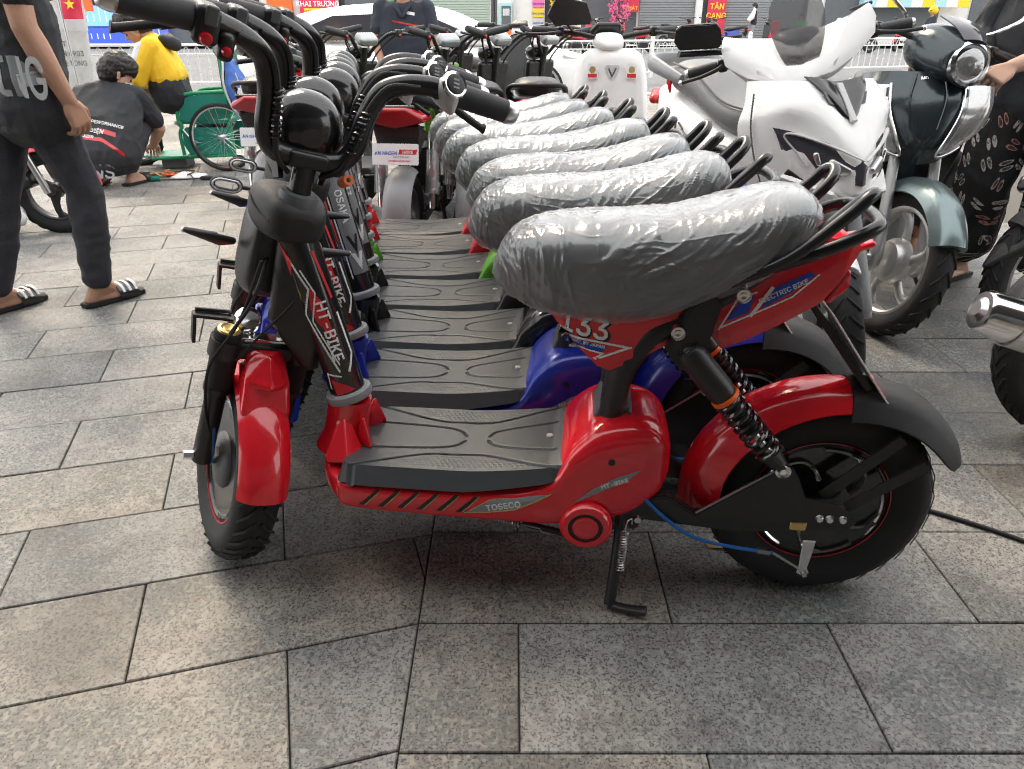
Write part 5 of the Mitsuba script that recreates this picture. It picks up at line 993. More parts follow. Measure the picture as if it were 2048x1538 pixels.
def build_retro():
    k = Kit(); B = lambda p, m, mat, s=40: k.put(p, m, mat, s)
    S = rot([0, 0, 1], 14); F = lambda m: xf(m, S)
    B('front_apron', patch(sym([[(-.035, 0, .985), (-.045, .09, .985), (-.075, .135, .965), (-.12, .15, .94)], [(.0, 0, .94), (-.012, .10, .935), (-.045, .155, .92), (-.11, .172, .90)], [(.03, 0, .80), (.015, .11, .80), (-.025, .17, .79), (-.11, .19, .78)], [(.055, 0, .62), (.035, .115, .62), (-.01, .18, .61), (-.11, .20, .60)], [(.05, 0, .45), (.03, .10, .45), (-.02, .15, .45), (-.11, .17, .45)]]), 5, .008), 'white_paint', 60)
    for s in (-1, 1):
        o = frame((.017, s * .095, .885), (0, 1, 0), unit(V([-.16, 0, 1])), unit(V([1, 0, .16]))); B('sticker', prism([(-.026, -.034), (.026, -.034), (.026, .034), (-.026, .034)], .0015, 0, o @ rot([0, 1, 0], s * 12)), 'print_white'); B('sticker__print', prism([(-.022, -.03), (.022, -.03), (.022, -.012), (-.022, -.012)], .003, 0, o @ rot([0, 1, 0], s * 12)), 'print_red'); B('sticker__print', prism(sg.Point(0, .006).buffer(.016), .003, 0, o @ rot([0, 1, 0], s * 12)), 'gold')
        bar_end(k, F, (-.12, s * .26, 1.06), (-.25, s, .06), s, True, 'grip_rubber', False); B('handlebar', F(tube([(-.09, s * .05, 1.03), (-.10, s * .16, 1.05), (-.12, s * .26, 1.06)], .012, 10, 4)), 'satin_black'); B('turn_signal', F(rbox((.04, .05, .03), .01, tr(-.06, s * .17, 1.0))), 'lens_dark')
        if s > 0: continue
        B('mirror_arm', F(tube([(-.10, s * .17, 1.05), (-.08, s * .22, 1.10), (-.05, s * .26, 1.14)], .006, 8, 4)), 'satin_black'); B('mirror', F(prism([(-.10, -.05), (.07, -.065), (.11, -.02), (.07, .065), (-.075, .045), (-.105, -.02)], .025, .007, frame((-.04, s * .21, 1.145), (0, s, .05), unit(V([.25, 0, 1])), unit(np.cross((0, s, .05), V([.25, 0, 1])))))), 'satin_black')
    B('emblem', prism([(-.03, .032), (.03, .032), (.036, .018), (.018, -.02), (0, -.04), (-.018, -.02), (-.036, .018)], .004, .0015, frame((.018, 0, .88), (0, 1, 0), unit(V([-.16, 0, 1])), unit(V([1, 0, .16])))), 'light_grey'); B('emblem__chevron', prism([(-.022, .018), (-.014, .018), (0, -.012), (.014, .018), (.022, .018), (0, -.028)], .006, .001, frame((.018, 0, .88), (0, 1, 0), unit(V([-.16, 0, 1])), unit(V([1, 0, .16])))), 'chrome')
    B('handlebar_cover', F(loft_x([-.16, -.13, -.08, -.03, -.01], [1.02, 1.05, 1.055, 1.03, 1.0], [.99, .975, .97, .975, .985], [.04, .07, .075, .06, .03], 24, 2.8, 3)), 'white_paint'); B('dash', F(hull([(-.14, -.06, 1.06, .02), (-.14, .06, 1.06, .02), (-.10, -.05, 1.085, .015), (-.10, .05, 1.085, .015)], 10)), 'satin_black')
    B('nose_grille', prism([(-.05, -.03), (.05, -.03), (.06, .01), (.03, .03), (-.03, .03), (-.06, .01)], .01, .003, frame((.062, 0, .64), (0, 1, 0), (0, 0, 1), (1, 0, 0))), 'lens_dark')
    B('leg_shield', patch(sym([[(-.10, 0, .96), (-.10, .08, .96), (-.11, .14, .95)], [(-.13, 0, .7), (-.13, .1, .7), (-.10, .18, .7)], [(-.13, 0, .42), (-.13, .1, .42), (-.1, .16, .42)]]), 3), 'dark_grey'); B('floorboard', rbox((.42, .30, .08), .02, tr(-.32, 0, .32)), 'dark_grey'); B('body', loft_x([-1.1, -1.0, -.85, -.65, -.52], [.70, .74, .74, .72, .66], [.5, .42, .36, .30, .30], [.06, .13, .17, .17, .10], 28, 2.8, 4), 'white_paint'); B('seat', loft_x([-1.08, -1.0, -.8, -.6, -.5], [.82, .85, .83, .80, .76], [.74, .73, .72, .70, .70], [.07, .13, .15, .13, .06], 28, 2.8, 4), 'seat_vinyl')
    wheel(k, 'front_wheel', S @ tr(.12, 0, .21), .21, .14, .045, 'cast', 'alloy', 5); wheel(k, 'rear_wheel', tr(-.95, 0, .21), .21, .14, .048, 'cast', 'alloy', 5); B('front_fender', F(xf(curved_fender(.235, 20, 165, .065, .05), tr(.12, 0, .21))), 'white_paint')
    for s in (-1, 1): B('fork_leg', F(tube([(.12, s * .07, .21), (-.02, s * .06, .52)], .018, 10, 0)), 'mid_grey')
    return k


def build_moped():
    """E-moped of the second row, seen from behind (x forward)."""
    k = Kit(); B = lambda p, m, mat, s=36: k.put(p, m, mat, s)
    wheel(k, 'rear_wheel', tr(0, 0, .215), .215, .14, .05, 'cast', 'dark_grey', 5); S = tr(1.02, 0, .6) @ rot([0, 0, 1], 46) @ tr(-1.02, 0, -.6); F = lambda m: xf(m, S); wheel(k, 'front_wheel', S @ tr(1.16, 0, .215), .215, .14, .045, 'cast', 'dark_grey', 5)
    B('rear_fender', xf(curved_fender(.25, 88, 210, .07, .03, 24), tr(0, 0, .215)), 'mid_grey'); B('front_fender', F(xf(curved_fender(.24, 25, 160, .06, .03), tr(1.16, 0, .215))), 'BODY')
    B('tail_light', hull([(-.13, -.12, .70, .02), (-.13, .12, .70, .02), (-.15, -.06, .735, .016), (-.15, .06, .735, .016), (-.06, -.14, .70, .02), (-.06, .14, .70, .02), (-.12, 0, .675, .02)], 12), 'tail_red'); B('tail_light__cover', hull([(-.11, -.11, .745, .012), (-.11, .11, .745, .012), (0, -.12, .76, .02), (0, .12, .76, .02)], 10), 'gloss_black')
    B('tail_panel', hull([(-.10, -.10, .66, .015), (-.10, .10, .66, .015), (-.07, -.08, .52, .012), (-.07, .08, .52, .012), (0, -.1, .62, .02), (0, .1, .62, .02)], 10), 'satin_black')
    P = frame((-.155, .0, .545), (0, -1, 0), unit(V([.25, 0, 1])), unit(V([-1, 0, .25]))); B('plate', prism(sg.box(-.105, -.042, .105, .042).buffer(.006), .003, .001, P), 'print_white')
    for s, h, x, y, mt in (('AN NHIEN', .016, -.045, .004, 'print_blue'), ('EBIKE', .013, .06, .010, 'print_white'), ('0909 123 456', .008, .03, -.012, 'print_grey'), ('XE ĐIỆN CHÍNH HÃNG', .007, .02, -.030, 'print_red')):
        t = tcent(text(s, h, True, .0008)); t.apply_transform(P @ tr(x, y, .0032 if mt == 'print_white' else .0017)); B('plate__lettering', t, mt)
    B('plate__badge', prism([(.015, .0), (.1, .0), (.105, .022), (.02, .022)], .002, 0, P @ tr(0, 0, .0018)), 'print_red')
    for s in (-1, 1):
        a, b = V([-.0, s * .13, .26]), V([.10, s * .13, .60]); B('rear_shock', tube([a, a * .5 + b * .5, b], [.016, .02, .026], 12, 3), 'chrome'); B('rear_shock__sleeve', tube([a * .8 + b * .2, a * .2 + b * .8], [.036, .032], 14, 3), 'film'); B('rear_shock__ring', tube([a * .55 + b * .45, a * .48 + b * .52], .024, 12, 0), 'lens_red'); B('rear_shock__spring', helix(a * .75 + b * .25, a * .25 + b * .75, .024, .004, 7), 'steel')
        B('grab_rail', tube([(.30, s * .12, .70), (.10, s * .15, .74), (-.05, s * .14, .80), (-.10, s * .06, .81), (-.10, 0, .81)], .012, 10, 4), 'satin_black'); B('foot_peg', tube([(.42, s * .1, .30), (.42, s * .24, .30)], .012, 8, 0), 'satin_black'); B('side_panel', hull([(.2, s * .10, .70, .03), (.2, s * .11, .5, .03), (.55, s * .1, .62, .03), (.5, s * .1, .45, .03)], 10), 'BODY'); B('side_panel__badge', cham((.06, .004, .06), .001, tr(.1, s * .15, .52)), 'orange_plug')
        G = lambda q: V([.86 - .05 * q, s * (.20 + .15 * q), 1.035 + .03 * q])
        B('handlebar', F(tube([(.96, s * .03, .92), (.93, s * .09, .985), (.89, s * .14, 1.03), G(0)], .011, 10, 4)), 'satin_black'); B('grip', F(tube([G(.05), G(.15), G(.9), G(1)], [.016, .0195, .0185, .014], 14, 2)), 'grip_rubber'); B('brake_lever', F(tube([G(-.1) + V([.03, 0, 0]), G(.3) + V([.06, 0, -.01]), G(1.0) + V([.055, 0, -.02])], .0065, 8, 3)), 'satin_black'); B('switch_pod', F(rbox((.035, .035, .045), .008, tr(*G(-.08)))), 'satin_black'); B('switch_pod__button', F(trimesh.creation.icosphere(2, .009).apply_translation(G(-.08) + V([-.02, 0, -.01]))), 'lens_red')
        B('cable', F(tube([G(-.05), (.93, s * .14, .98), (.98, s * .07, .88), (1.0, s * .05, .75)], .005, 6, 5)), 'rubber'); B('cable', F(tube([G(-.1), (.97, s * .12, 1.02), (1.02, s * .05, .93), (1.03, s * .03, .8)], .004, 6, 5)), 'rubber'); B('fork_leg', F(tube([(1.16, s * .075, .215), (1.02, s * .07, .62)], .02, 10, 0)), 'satin_black'); B('swing_arm', bar((0, s * .09, .215), (.45, s * .09, .26), .025, .045), 'satin_black')
    B('seat', loft_x([-.08, -.04, .10, .28, .45, .58, .64], [.80, .83, .84, .81, .78, .77, .73], [.76, .74, .72, .70, .68, .67, .69], [.05, .10, .13, .13, .12, .08, .03], 28, 2.8, 4), 'seat_vinyl'); B('dash', F(rbox((.07, .12, .045), .015, tr(.93, 0, 1.0) @ rot([0, 1, 0], -35))), 'satin_black'); B('dash__wrap', F(rough(rbox((.078, .13, .05), .018, tr(.926, 0, 1.004) @ rot([0, 1, 0], -35), 16), .008, 60, 3)), 'wrap_grey'); B('headlight', F(hull([(1.02, -.05, .93, .04), (1.02, .05, .93, .04), (1.07, 0, .92, .05)], 12)), 'gloss_black'); B('stem', F(tube([(.96, 0, .96), (1.03, 0, .62)], .022, 12, 0)), 'satin_black')
    B('leg_shield', F(hull([(1.0, -.10, .86, .02), (1.0, .10, .86, .02), (1.06, -.07, .5, .03), (1.06, .07, .5, .03)], 10)), 'BODY'); B('frame', tube([(1.04, 0, .5), (.95, 0, .32), (.6, 0, .27), (.4, 0, .3), (.25, 0, .62)], .03, 12, 4), 'satin_black'); B('floorboard', rbox((.42, .26, .05), .015, tr(.72, 0, .31)), 'dark_grey'); B('battery_box', rbox((.28, .18, .2), .03, tr(.35, 0, .42)), 'satin_black'); B('centre_stand', tube([(.30, -.12, .24), (.28, -.16, .015)], .011, 8, 0), 'satin_black'); B('centre_stand', tube([(.30, .12, .24), (.28, .16, .015)], .011, 8, 0), 'satin_black')
    return k


WS = thing('sport_scooter', 'white sporty scooter with smoked windscreen, angular headlights and grey seat', 'scooter'); build_sport().set(WS, place(1.10, 2.36, 0, -72))
GS = thing('underbone_motorbike', 'dark green motorbike with round chrome headlight and silver cast wheel', 'motorbike'); build_underbone().set(GS, place(1.47, 2.80, 0, -106))
RK = build_retro(); rs = thing('retro_scooter', 'plain white scooter facing the camera with two small stickers on its front apron', 'scooter'); RK.set(rs, place(.49, 3.98, 0, -94))
rs2 = thing('retro_scooter', 'white scooter turned away in front of the white car, its black inner panel showing', 'scooter'); RK.set(rs2, place(.10, 7.3, 0, 60), {'dark_grey': 'satin_black'}, skip=('sticker', 'mirror', 'nose_grille'))
MK = build_moped()
for i, (x, y, yw, c, l) in enumerate(((-.53, 3.78, 84, 'green_paint', 'black and lime moped with a white plate behind the electric bikes'), (-.97, 3.98, 88, 'satin_black', 'black moped left of the lime one, its white plate half hidden by a handlebar'), (-.20, 3.98, 86, 'satin_black', 'black moped behind the far seats, third from the left in the second row'), (.13, 4.20, 88, 'satin_black', 'black moped at the right end of the second row, beside the plain white scooter'), (-1.35, 4.35, 92, 'red_paint', 'black and red moped at the left end of the second row'), (-.62, 5.2, 78, 'satin_black', 'black moped farther back, right in front of the man in the polo shirt'))):
    MK.set(thing('moped', l, 'moped', 'mopeds parked in the second row'), place(x, y, 0, yw), {'BODY': c})

# ---------------------------------------------------------------- hand cart, further bikes at the frame's edges, car
def cart():
    key = thing('hand_cart', 'green three wheeled hand cart with spoked wheels beside the squatting man', 'cart'); k = Kit(); B = lambda p, m, mat, s=34: k.put(p, m, mat, s)
    for y, nm in ((-.27, 'wheel'), (.27, 'wheel_001')):
        M = tr(0, y, .262); m = lathe([(.232, -.012), (.24, -.02), (.252, -.018), (.26, 0), (.252, .018), (.24, .02), (.232, .012)], 64, M @ WY, True); B(nm + '__tyre', m, 'rubber'); B(nm + '__rim', lathe([(.222, -.01), (.234, -.013), (.234, .013), (.222, .01)], 64, M @ WY, True), 'chrome'); B(nm + '__hub', lathe([(0, -.035), (.012, -.035), (.022, -.028), (.012, -.02), (.012, .02), (.022, .028), (.012, .035), (0, .035)], 16, M @ WY), 'steel')
        for i in range(28):
            a = 2 * np.pi * i / 28; s = 1 if i % 2 else -1; b = a + s * (.55 if i % 4 < 2 else -.55); B(nm + '__spoke', xf(rod((.02 * math.cos(a), s * .024, .02 * math.sin(a)), (.224 * math.cos(b), 0, .224 * math.sin(b)), .0013, 5), M), 'chrome')
    for s in (-1, 1):
        y = s * .215
        B('frame', tube([(.06, y, .12), (.06, y, .90)], .014, 10, 0), 'cart_green'); B('frame', tube([(.06, y, .60), (-.22, y, .585), (-.30, y, .55), (-.335, y, .47), (-.34, y, .38)], .014, 10, 5), 'cart_green'); B('frame', tube([(-.34, y, .38), (-.32, y, .34), (-.345, y, .28), (-.34, y, .12)], .014, 10, 4), 'cart_green'); B('frame', tube([(.06, y, .12), (-.62, y * .8, .085)], .014, 10, 0), 'cart_green'); B('frame', tube([(.06, y, .45), (.28, y, .44)], .012, 10, 0), 'cart_green')
        B('side_panel', xz([(.05, .585), (-.22, .57), (-.29, .535), (-.32, .47), (-.325, .39), (-.28, .375), (.05, .40)], y - .004, y + .004, .001), 'panel_green'); B('side_panel', xz([(.05, .33), (.05, .13), (-.29, .12), (-.33, .20), (-.325, .30), (-.29, .335)], y - .004, y + .004, .001), 'panel_green')
    B('seat', cham((.40, .42, .035), .006, tr(-.14, 0, .375)), 'panel_green'); B('backrest', cham((.03, .42, .42), .006, tr(.05, 0, .64)), 'dark_grey'); B('footplate', cham((.34, .34, .012), .003, tr(-.52, 0, .10)), 'panel_green'); B('under_box', cham((.24, .3, .14), .008, tr(-.12, 0, .26)), 'satin_black'); B('tool_box', cham((.2, .2, .09), .006, tr(-.46, -.05, .05)), 'dark_grey'); B('axle', rod((0, -.3, .262), (0, .3, .262), .01), 'steel'); B('push_bar', tube([(.06, -.215, .90), (.06, 0, .90), (.06, .215, .90)], .014, 10, 0), 'cart_green')
    B('crank_lever', tube([(-.36, -.2, .36), (-.24, -.25, .24), (-.16, -.26, .23)], .007, 8, 3), 'chrome'); B('crank_lever__knob', trimesh.creation.icosphere(2, .016).apply_translation((-.365, -.2, .365)), 'light_grey'); wheel(k, 'front_wheel', tr(-.78, .05, .17) @ rot([0, 0, 1], 20), .17, .13, .025, 'wire', 'chrome', 9, 0 or 18); B('fork', tube([(-.78, .05, .17), (-.66, .03, .45), (-.60, .02, .62)], .012, 8, 3), 'satin_black')
    k.set(key, place(-2.32, 6.50, 0, 3))
    bg = thing('bag', 'blue nylon backpack hanging behind the backrest of the green cart', 'bag'); L = tr(-2.32, 6.50, 0)
    m = chain([[(.12, -.19, .80, .03), (.12, -.10, .80, .03), (.16, -.24, .62, .06), (.16, -.05, .62, .06)], [(.16, -.24, .62, .06), (.16, -.05, .62, .06), (.20, -.25, .48, .055), (.20, -.03, .48, .055)]], .012, 6); add(bg + '__body', folds(xf(m, L), .009, 83, 26), 'bag_blue', smooth=True)
    add(bg + '__strap', xf(tube([(.07, -.2, .85), (.10, -.25, .80), (.10, -.30, .66), (.14, -.31, .5), (.18, -.28, .44)], .008, 8, 5, flat=.4), L), 'light_grey'); add(bg + '__zip', xf(tube([(.20, -.29, .74), (.235, -.305, .62), (.26, -.29, .50)], .004, 6, 5), L), 'light_grey'); add(bg + '__strap', xf(tube([(.07, -.15, .88), (.13, -.19, .82)], .012, 8, 0), L), 'bag_blue')
cart()


def parts_bikes():
    k = Kit(); B = lambda p, m, mat, s=34: k.put(p, m, mat, s)
    # pink-red moped at the left edge: x forward
    wheel(k, 'front_wheel', tr(0, 0, .235), .235, .165, .042, 'cast', 'satin_black', 3); B('front_fender', xf(curved_fender(.262, 6, 118, .06, .035, 26), tr(0, 0, .235)), 'pink_red'); B('front_fender__trim', xf(curved_fender(.2655, 20, 105, .018, .004, 22), tr(0, 0, .235)), 'white_paint')
    for s in (-1, 1): B('fork_leg', tube([(0, s * .075, .235), (-.12, s * .075, .60)], .019, 12, 0), 'steel'); B('front_fender__stay', bar((-.10, s * .062, .46), (-.12, s * .07, .30), .004, .05, (0, 1, 0)), 'pink_red')
    B('engine_cover', hull([(-.30, -.13, .20, .05), (-.20, -.14, .16, .05), (-.34, -.12, .10, .05), (-.16, -.14, .11, .04), (-.32, .1, .16, .06)], 12), 'white_paint'); B('engine_cover__ring', lathe([(.05, 0), (.06, .008), (.07, 0), (.06, -.008)], 24, tr(-.25, -.185, .13) @ WY, True), 'mid_grey'); B('cylinder', hull([(-.22, -.05, .27, .05), (-.12, -.05, .30, .045), (-.22, .05, .27, .05), (-.12, .05, .3, .045)], 10), 'satin_black'); B('cylinder_cover', hull([(-.30, -.09, .30, .03), (-.14, -.10, .315, .02), (-.26, -.09, .36, .02), (-.30, -.08, .24, .02)], 10), 'light_grey')
    B('body', hull([(-.20, -.05, .62, .05), (-.20, .05, .62, .05), (-.28, -.10, .9, .05), (-.28, .10, .9, .05), (-.30, 0, .45, .05)], 12), 'pink_red'); B('frame', tube([(-.22, 0, .6), (-.40, 0, .38), (-.7, 0, .36), (-1.1, 0, .6)], .035, 12, 4), 'white_paint'); B('seat', loft_x([-1.15, -1.05, -.8, -.55, -.48], [.76, .78, .75, .72, .68], [.68, .67, .65, .62, .63], [.06, .11, .13, .1, .04], 24, 2.8, 4), 'seat_vinyl'); wheel(k, 'rear_wheel', tr(-1.18, 0, .235), .235, .165, .045, 'cast', 'satin_black', 3); B('handlebar', tube([(-.36, -.3, .98), (-.30, -.1, .98), (-.30, .1, .98), (-.36, .3, .98)], .012, 10, 4), 'satin_black')
    B('side_stand', tube([(-.32, -.10, .12), (-.26, -.17, .05), (-.20, -.22, .018)], .012, 10, 3), 'satin_black'); B('side_stand__foot', rbox((.05, .04, .02), .008, tr(-.195, -.225, .012)), 'satin_black'); B('exhaust', tube([(-.2, -.1, .1), (-.5, -.12, .14), (-.9, -.13, .2)], .03, 12, 3), 'chrome')
    for s in (-1, 1): B('swing_arm', bar((-.6, s * .08, .3), (-1.18, s * .08, .235), .02, .04), 'satin_black')
    k.set(thing('moped', 'pink and white moped behind the legs of the standing man', 'moped'), place(-2.60, 4.32, 0, 4))
    # motorbike with the chrome muffler, cut by the right edge
    k = Kit(); B = lambda p, m, mat, s=34: k.put(p, m, mat, s)
    wheel(k, 'rear_wheel', tr(0, 0, .288), .288, .222, .04, 'wire', 'chrome', 12, 40); B('muffler', tube([(-.46, -.18, .455), (-.45, -.18, .452), (-.38, -.18, .428), (-.375, -.18, .426), (.12, -.16, .25), (.20, -.155, .23)], [.048, .056, .060, .064, .060, .03], 28, 0), 'chrome'); B('muffler__end', tube([(-.455, -.18, .455), (-.47, -.18, .46)], [.04, .02], 20, 0), 'steel'); B('muffler__bolt', lathe([(0, .004), (.006, .004), (.009, .006), (.014, .003), (.015, 0)], 18, tr(-.27, -.244, .40) @ WY), 'steel'); B('muffler__band', tube([(-.375, -.18, .426), (-.37, -.18, .424)], .0652, 28, 0), 'steel')
    B('exhaust_pipe', tube([(.2, -.155, .25), (.5, -.14, .17), (.75, -.1, .2)], .02, 12, 4), 'chrome'); B('rear_fender', xf(curved_fender(.33, 70, 170, .07, .04), tr(0, 0, .288)), 'satin_black')
    for s in (-1, 1): B('swing_arm', bar((0, s * .075, .288), (.5, s * .09, .34), .025, .045), 'satin_black'); B('shock', tube([(0, s * .11, .31), (.16, s * .12, .66)], .024, 12, 0), 'chrome')
    B('body', loft_x([-.3, -.15, .1, .4, .7, .9], [.78, .80, .78, .74, .72, .9], [.70, .64, .58, .50, .46, .6], [.05, .10, .13, .13, .12, .08], 28, 3, 4), 'gloss_black'); B('seat', loft_x([-.25, -.1, .2, .5, .65], [.83, .86, .82, .78, .74], [.78, .77, .74, .7, .7], [.06, .11, .14, .12, .05], 24, 2.8, 4), 'seat_vinyl'); B('engine', rbox((.32, .24, .24), .06, tr(.62, 0, .36)), 'mid_grey'); wheel(k, 'front_wheel', tr(1.24, 0, .288), .288, .222, .036, 'wire', 'chrome', 12, 40); B('handlebar', tube([(.80, -.32, 1.0), (.92, -.1, 1.0), (.92, .1, 1.0), (.80, .32, 1.0)], .012, 10, 4), 'satin_black')
    for s in (-1, 1): B('fork_leg', tube([(1.24, s * .08, .288), (.96, s * .08, .95)], .02, 10, 0), 'steel')
    k.set(thing('motorbike', 'motorbike cut by the right edge showing its chrome muffler and wire spoked wheel', 'motorbike'), place(1.66, 1.92, 0, -6))
    k = Kit(); B = lambda p, m, mat, s=34: k.put(p, m, mat, s)
    wheel(k, 'front_wheel', tr(0, 0, .283), .283, .215, .042, 'wire', 'steel', 12, 34); B('front_fender', hull([(.30, 0, .33, .012), (.22, -.04, .40, .02), (.22, .04, .40, .02), (.05, -.06, .56, .02), (.05, .06, .56, .02), (.12, -.045, .42, .02), (.12, .045, .42, .02), (.26, 0, .385, .014)], 10), 'matt_black', 25); B('front_fender', xf(curved_fender(.31, 40, 150, .062, .05), tr(0, 0, .283)), 'matt_black')
    for s in (-1, 1): B('fork_leg', tube([(0, s * .085, .283), (-.02, s * .085, .34), (-.2, s * .08, .68)], [.022, .024, .02], 12, 3), 'satin_black'); B('turn_signal', hull([(.06, s * .19, .575, .03), (-.02, s * .20, .58, .035), (.1, s * .16, .565, .02)], 12), 'chrome'); B('side_wing', hull([(.16, s * .10, .58, .015), (.02, s * .18, .66, .02), (-.12, s * .2, .62, .02), (-.1, s * .16, .8, .03)], 8), 'matt_black', 25)
    B('front_apron', hull([(-.06, -.14, .62, .04), (-.06, .14, .62, .04), (-.16, -.19, .90, .04), (-.16, .19, .90, .04), (-.02, 0, .56, .04), (-.05, 0, .88, .05)], 12), 'gloss_black'); B('headlight', hull([(-.10, -.05, 1.0, .06), (-.10, .05, 1.0, .06), (-.22, 0, 1.02, .08)], 12), 'lens_clear'); B('body', loft_x([-1.25, -1.0, -.7, -.4, -.2], [.84, .80, .72, .64, .7], [.74, .6, .5, .42, .5], [.05, .13, .12, .09, .06], 24, 3, 4), 'gloss_black'); B('seat', loft_x([-1.2, -1.0, -.8, -.6], [.88, .88, .84, .8], [.82, .8, .76, .74], [.07, .13, .13, .06], 24, 2.8, 4), 'seat_vinyl'); wheel(k, 'rear_wheel', tr(-1.22, 0, .283), .283, .215, .045, 'wire', 'steel', 12, 30); B('handlebar', tube([(-.34, -.32, 1.03), (-.26, 0, 1.05), (-.34, .32, 1.03)], .012, 10, 4), 'satin_black')
    k.set(thing('motorbike', 'black motorbike at the right edge pointing left with a beaked front fender', 'motorbike'), place(1.98, 2.62, 0, 188))
parts_bikes()


def car():
    key = thing('car', 'white car parked at the kerb behind the second row of bikes', 'car'); k = Kit(); B = lambda p, m, mat, s=34: k.put(p, m, mat, s)
    B('body', loft_x([-3.95, -3.88, -3.6, -2.9, -2.2, -1.2, -.5, -.1, .35, .58, .64], [.72, .86, .93, .90, .86, .84, .83, .82, .74, .66, .55], [.36, .28, .2, .17, .16, .16, .16, .18, .2, .24, .32], [.55, .74, .82, .84, .85, .85, .84, .82, .78, .7, .5], 48, 4, 4), 'white_paint', 40)
    B('roof', loft_x([-3.7, -3.45, -3.0, -2.4, -1.8, -1.3, -.8, -.45], [.95, 1.10, 1.24, 1.31, 1.31, 1.25, 1.05, .86], [.85, .84, .83, .82, .82, .82, .8, .78], [.60, .64, .67, .68, .68, .66, .68, .72], 40, 3.2, 4), 'white_paint', 40)
    for s in (-1, 1):
        for nm, P in (('window', [(-1.98, 1.19), (-1.45, 1.14), (-.85, .90), (-1.98, .90)]), ('window', [(-2.05, 1.20), (-2.7, 1.17), (-3.2, .98), (-3.1, .90), (-2.05, .90)])):
            B(nm, xz(P, s * .68 - .02, s * .68 + .02, .004), 'dark_glass' if 0 else 'lens_dark')
        for x in (-3.05, -.22): wheel(k, 'wheel' if (x < -1 and s < 0) else f"wheel_{ {(-.22, -1): '001', (-3.05, 1): '002', (-.22, 1): '003'}[(x, s)] }", tr(x, s * .76, .31), .31, .21, .10, 'cast', 'alloy', 7, 0 or 20)
        B('headlight', hull([(.40, s * .62, .66, .05), (.15, s * .74, .73, .04), (.48, s * .5, .62, .05)], 10), 'lens_clear'); B('door_handle', rbox((.16, .03, .03), .01, tr(-1.85, s * .845, .78)), 'white_paint'); B('wing_mirror', hull([(-.85, s * .82, .93, .05), (-.85, s * .95, .95, .06)], 10), 'white_paint')
        B('wheel_arch', lathe([(.335, -.02), (.365, -.02), (.365, .02), (.335, .02)], 40, tr(-.22, s * .835, .31) @ WY, True), 'satin_black'); B('door_seam', tube([(-2.0, s * .853, .82), (-2.0, s * .855, .4), (-1.95, s * .85, .24)], .004, 6, 3), 'dark_grey'); B('tail_light', hull([(-3.88, s * .6, .78, .05), (-3.7, s * .76, .80, .05)], 10), 'lens_red')
    B('windscreen', patch([[(-1.22, y, 1.205 - .1 * y * y) for y in (-.58, -.3, 0, .3, .58)], [(-.84, y * 1.08, 1.05 - .1 * y * y) for y in (-.58, -.3, 0, .3, .58)], [(-.50, y * 1.15, .895 - .06 * y * y) for y in (-.58, -.3, 0, .3, .58)]], 3, .01), 'lens_dark')
    k.set(key, place(.5, 11.4, -.08, 2, 1.04))
car()

# ---------------------------------------------------------------- railing, pillar, street front across the road
prin('fence_white', (.72, .72, .70), .5); prin('plaster', mikit.proc(lambda p, n, uv: mix((.34, .34, .32), (.56, .56, .53), fbm(p.x * 7, p.y * 7, p.z * 7, 4))), .85); prin('shutter_green', (.36, .43, .36), .5); prin('shutter_grey', (.23, .24, .25), .5); prin('wall_white', (.66, .66, .64), .8); prin('wall_dark', (.10, .11, .12), .7); prin('shop_gap', (.02, .022, .026), .5)
prin('banner_red', (.58, .03, .07), .6); prin('sign_orange', (.75, .14, .02), .6); prin('blossom_yellow', (.85, .58, .02), .6); prin('blossom_pink', (.80, .16, .36), .6); prin('wood', (.07, .05, .035), .8); prin('sign_green', (.04, .34, .10), .6); prin('teal', (.35, .58, .60), .6); prin('leaf', (.05, .10, .02), .6)
scene['led'] = {'type': 'twosided', 'b': {'type': 'diffuse', 'reflectance': rgb((.02, .04, .1))}}


def railing():
    key = thing('railing', 'long white railing with arched tops along the edge of the road', 'railing'); a, b = V([-9.0, 12.9, 0]), V([9.5, 19.0, 0]); L = np.linalg.norm(b - a); d = (b - a) / L; Mx = frame(a, d, np.cross((0, 0, 1), d), (0, 0, 1)); A = lambda n, m, mt='fence_white': add(f'{key}__{n}', m, mt, Mx)
    A('top_rail', mikit.ply(cham((L, .05, .035), .006, tr(L / 2, 0, .70)), smooth=False)); A('bottom_rail', mikit.ply(cham((L, .05, .03), .005, tr(L / 2, 0, .10)), smooth=False)); A('middle_rail', mikit.ply(cham((L, .03, .02), .004, tr(L / 2, 0, .555)), smooth=False))
    n = int(L / .085); x0, x1 = 3.0, L - 3.0; pick = mikit.ply(cham((.014, .014, .47), .002, tr(0, 0, .335)), smooth=False); arch = mikit.ply(tube([(-.042, 0, .565), (-.036, 0, .62), (0, 0, .672), (.036, 0, .62), (.042, 0, .565)], .007, 6, 3), smooth=True); far = []
    for i in range(n):
        x = .085 * i + .04
        if i % 2 == 0 and 0 <= i // 2 < 150: add(f'{key}__picket', pick, 'fence_white', Mx @ tr(x, 0, 0)); add(f'{key}__arch', arch, 'fence_white', Mx @ tr(x, 0, 0))
    for i in range(9):
        x = 1.0 + 2.3 * i; A('post', mikit.ply(cham((.07, .07, .80), .008, tr(x, 0, .39)), smooth=False)); A('post_cap', mikit.ply(trimesh.creation.icosphere(2, .045).apply_translation((x, 0, .81)), smooth=True))
railing()
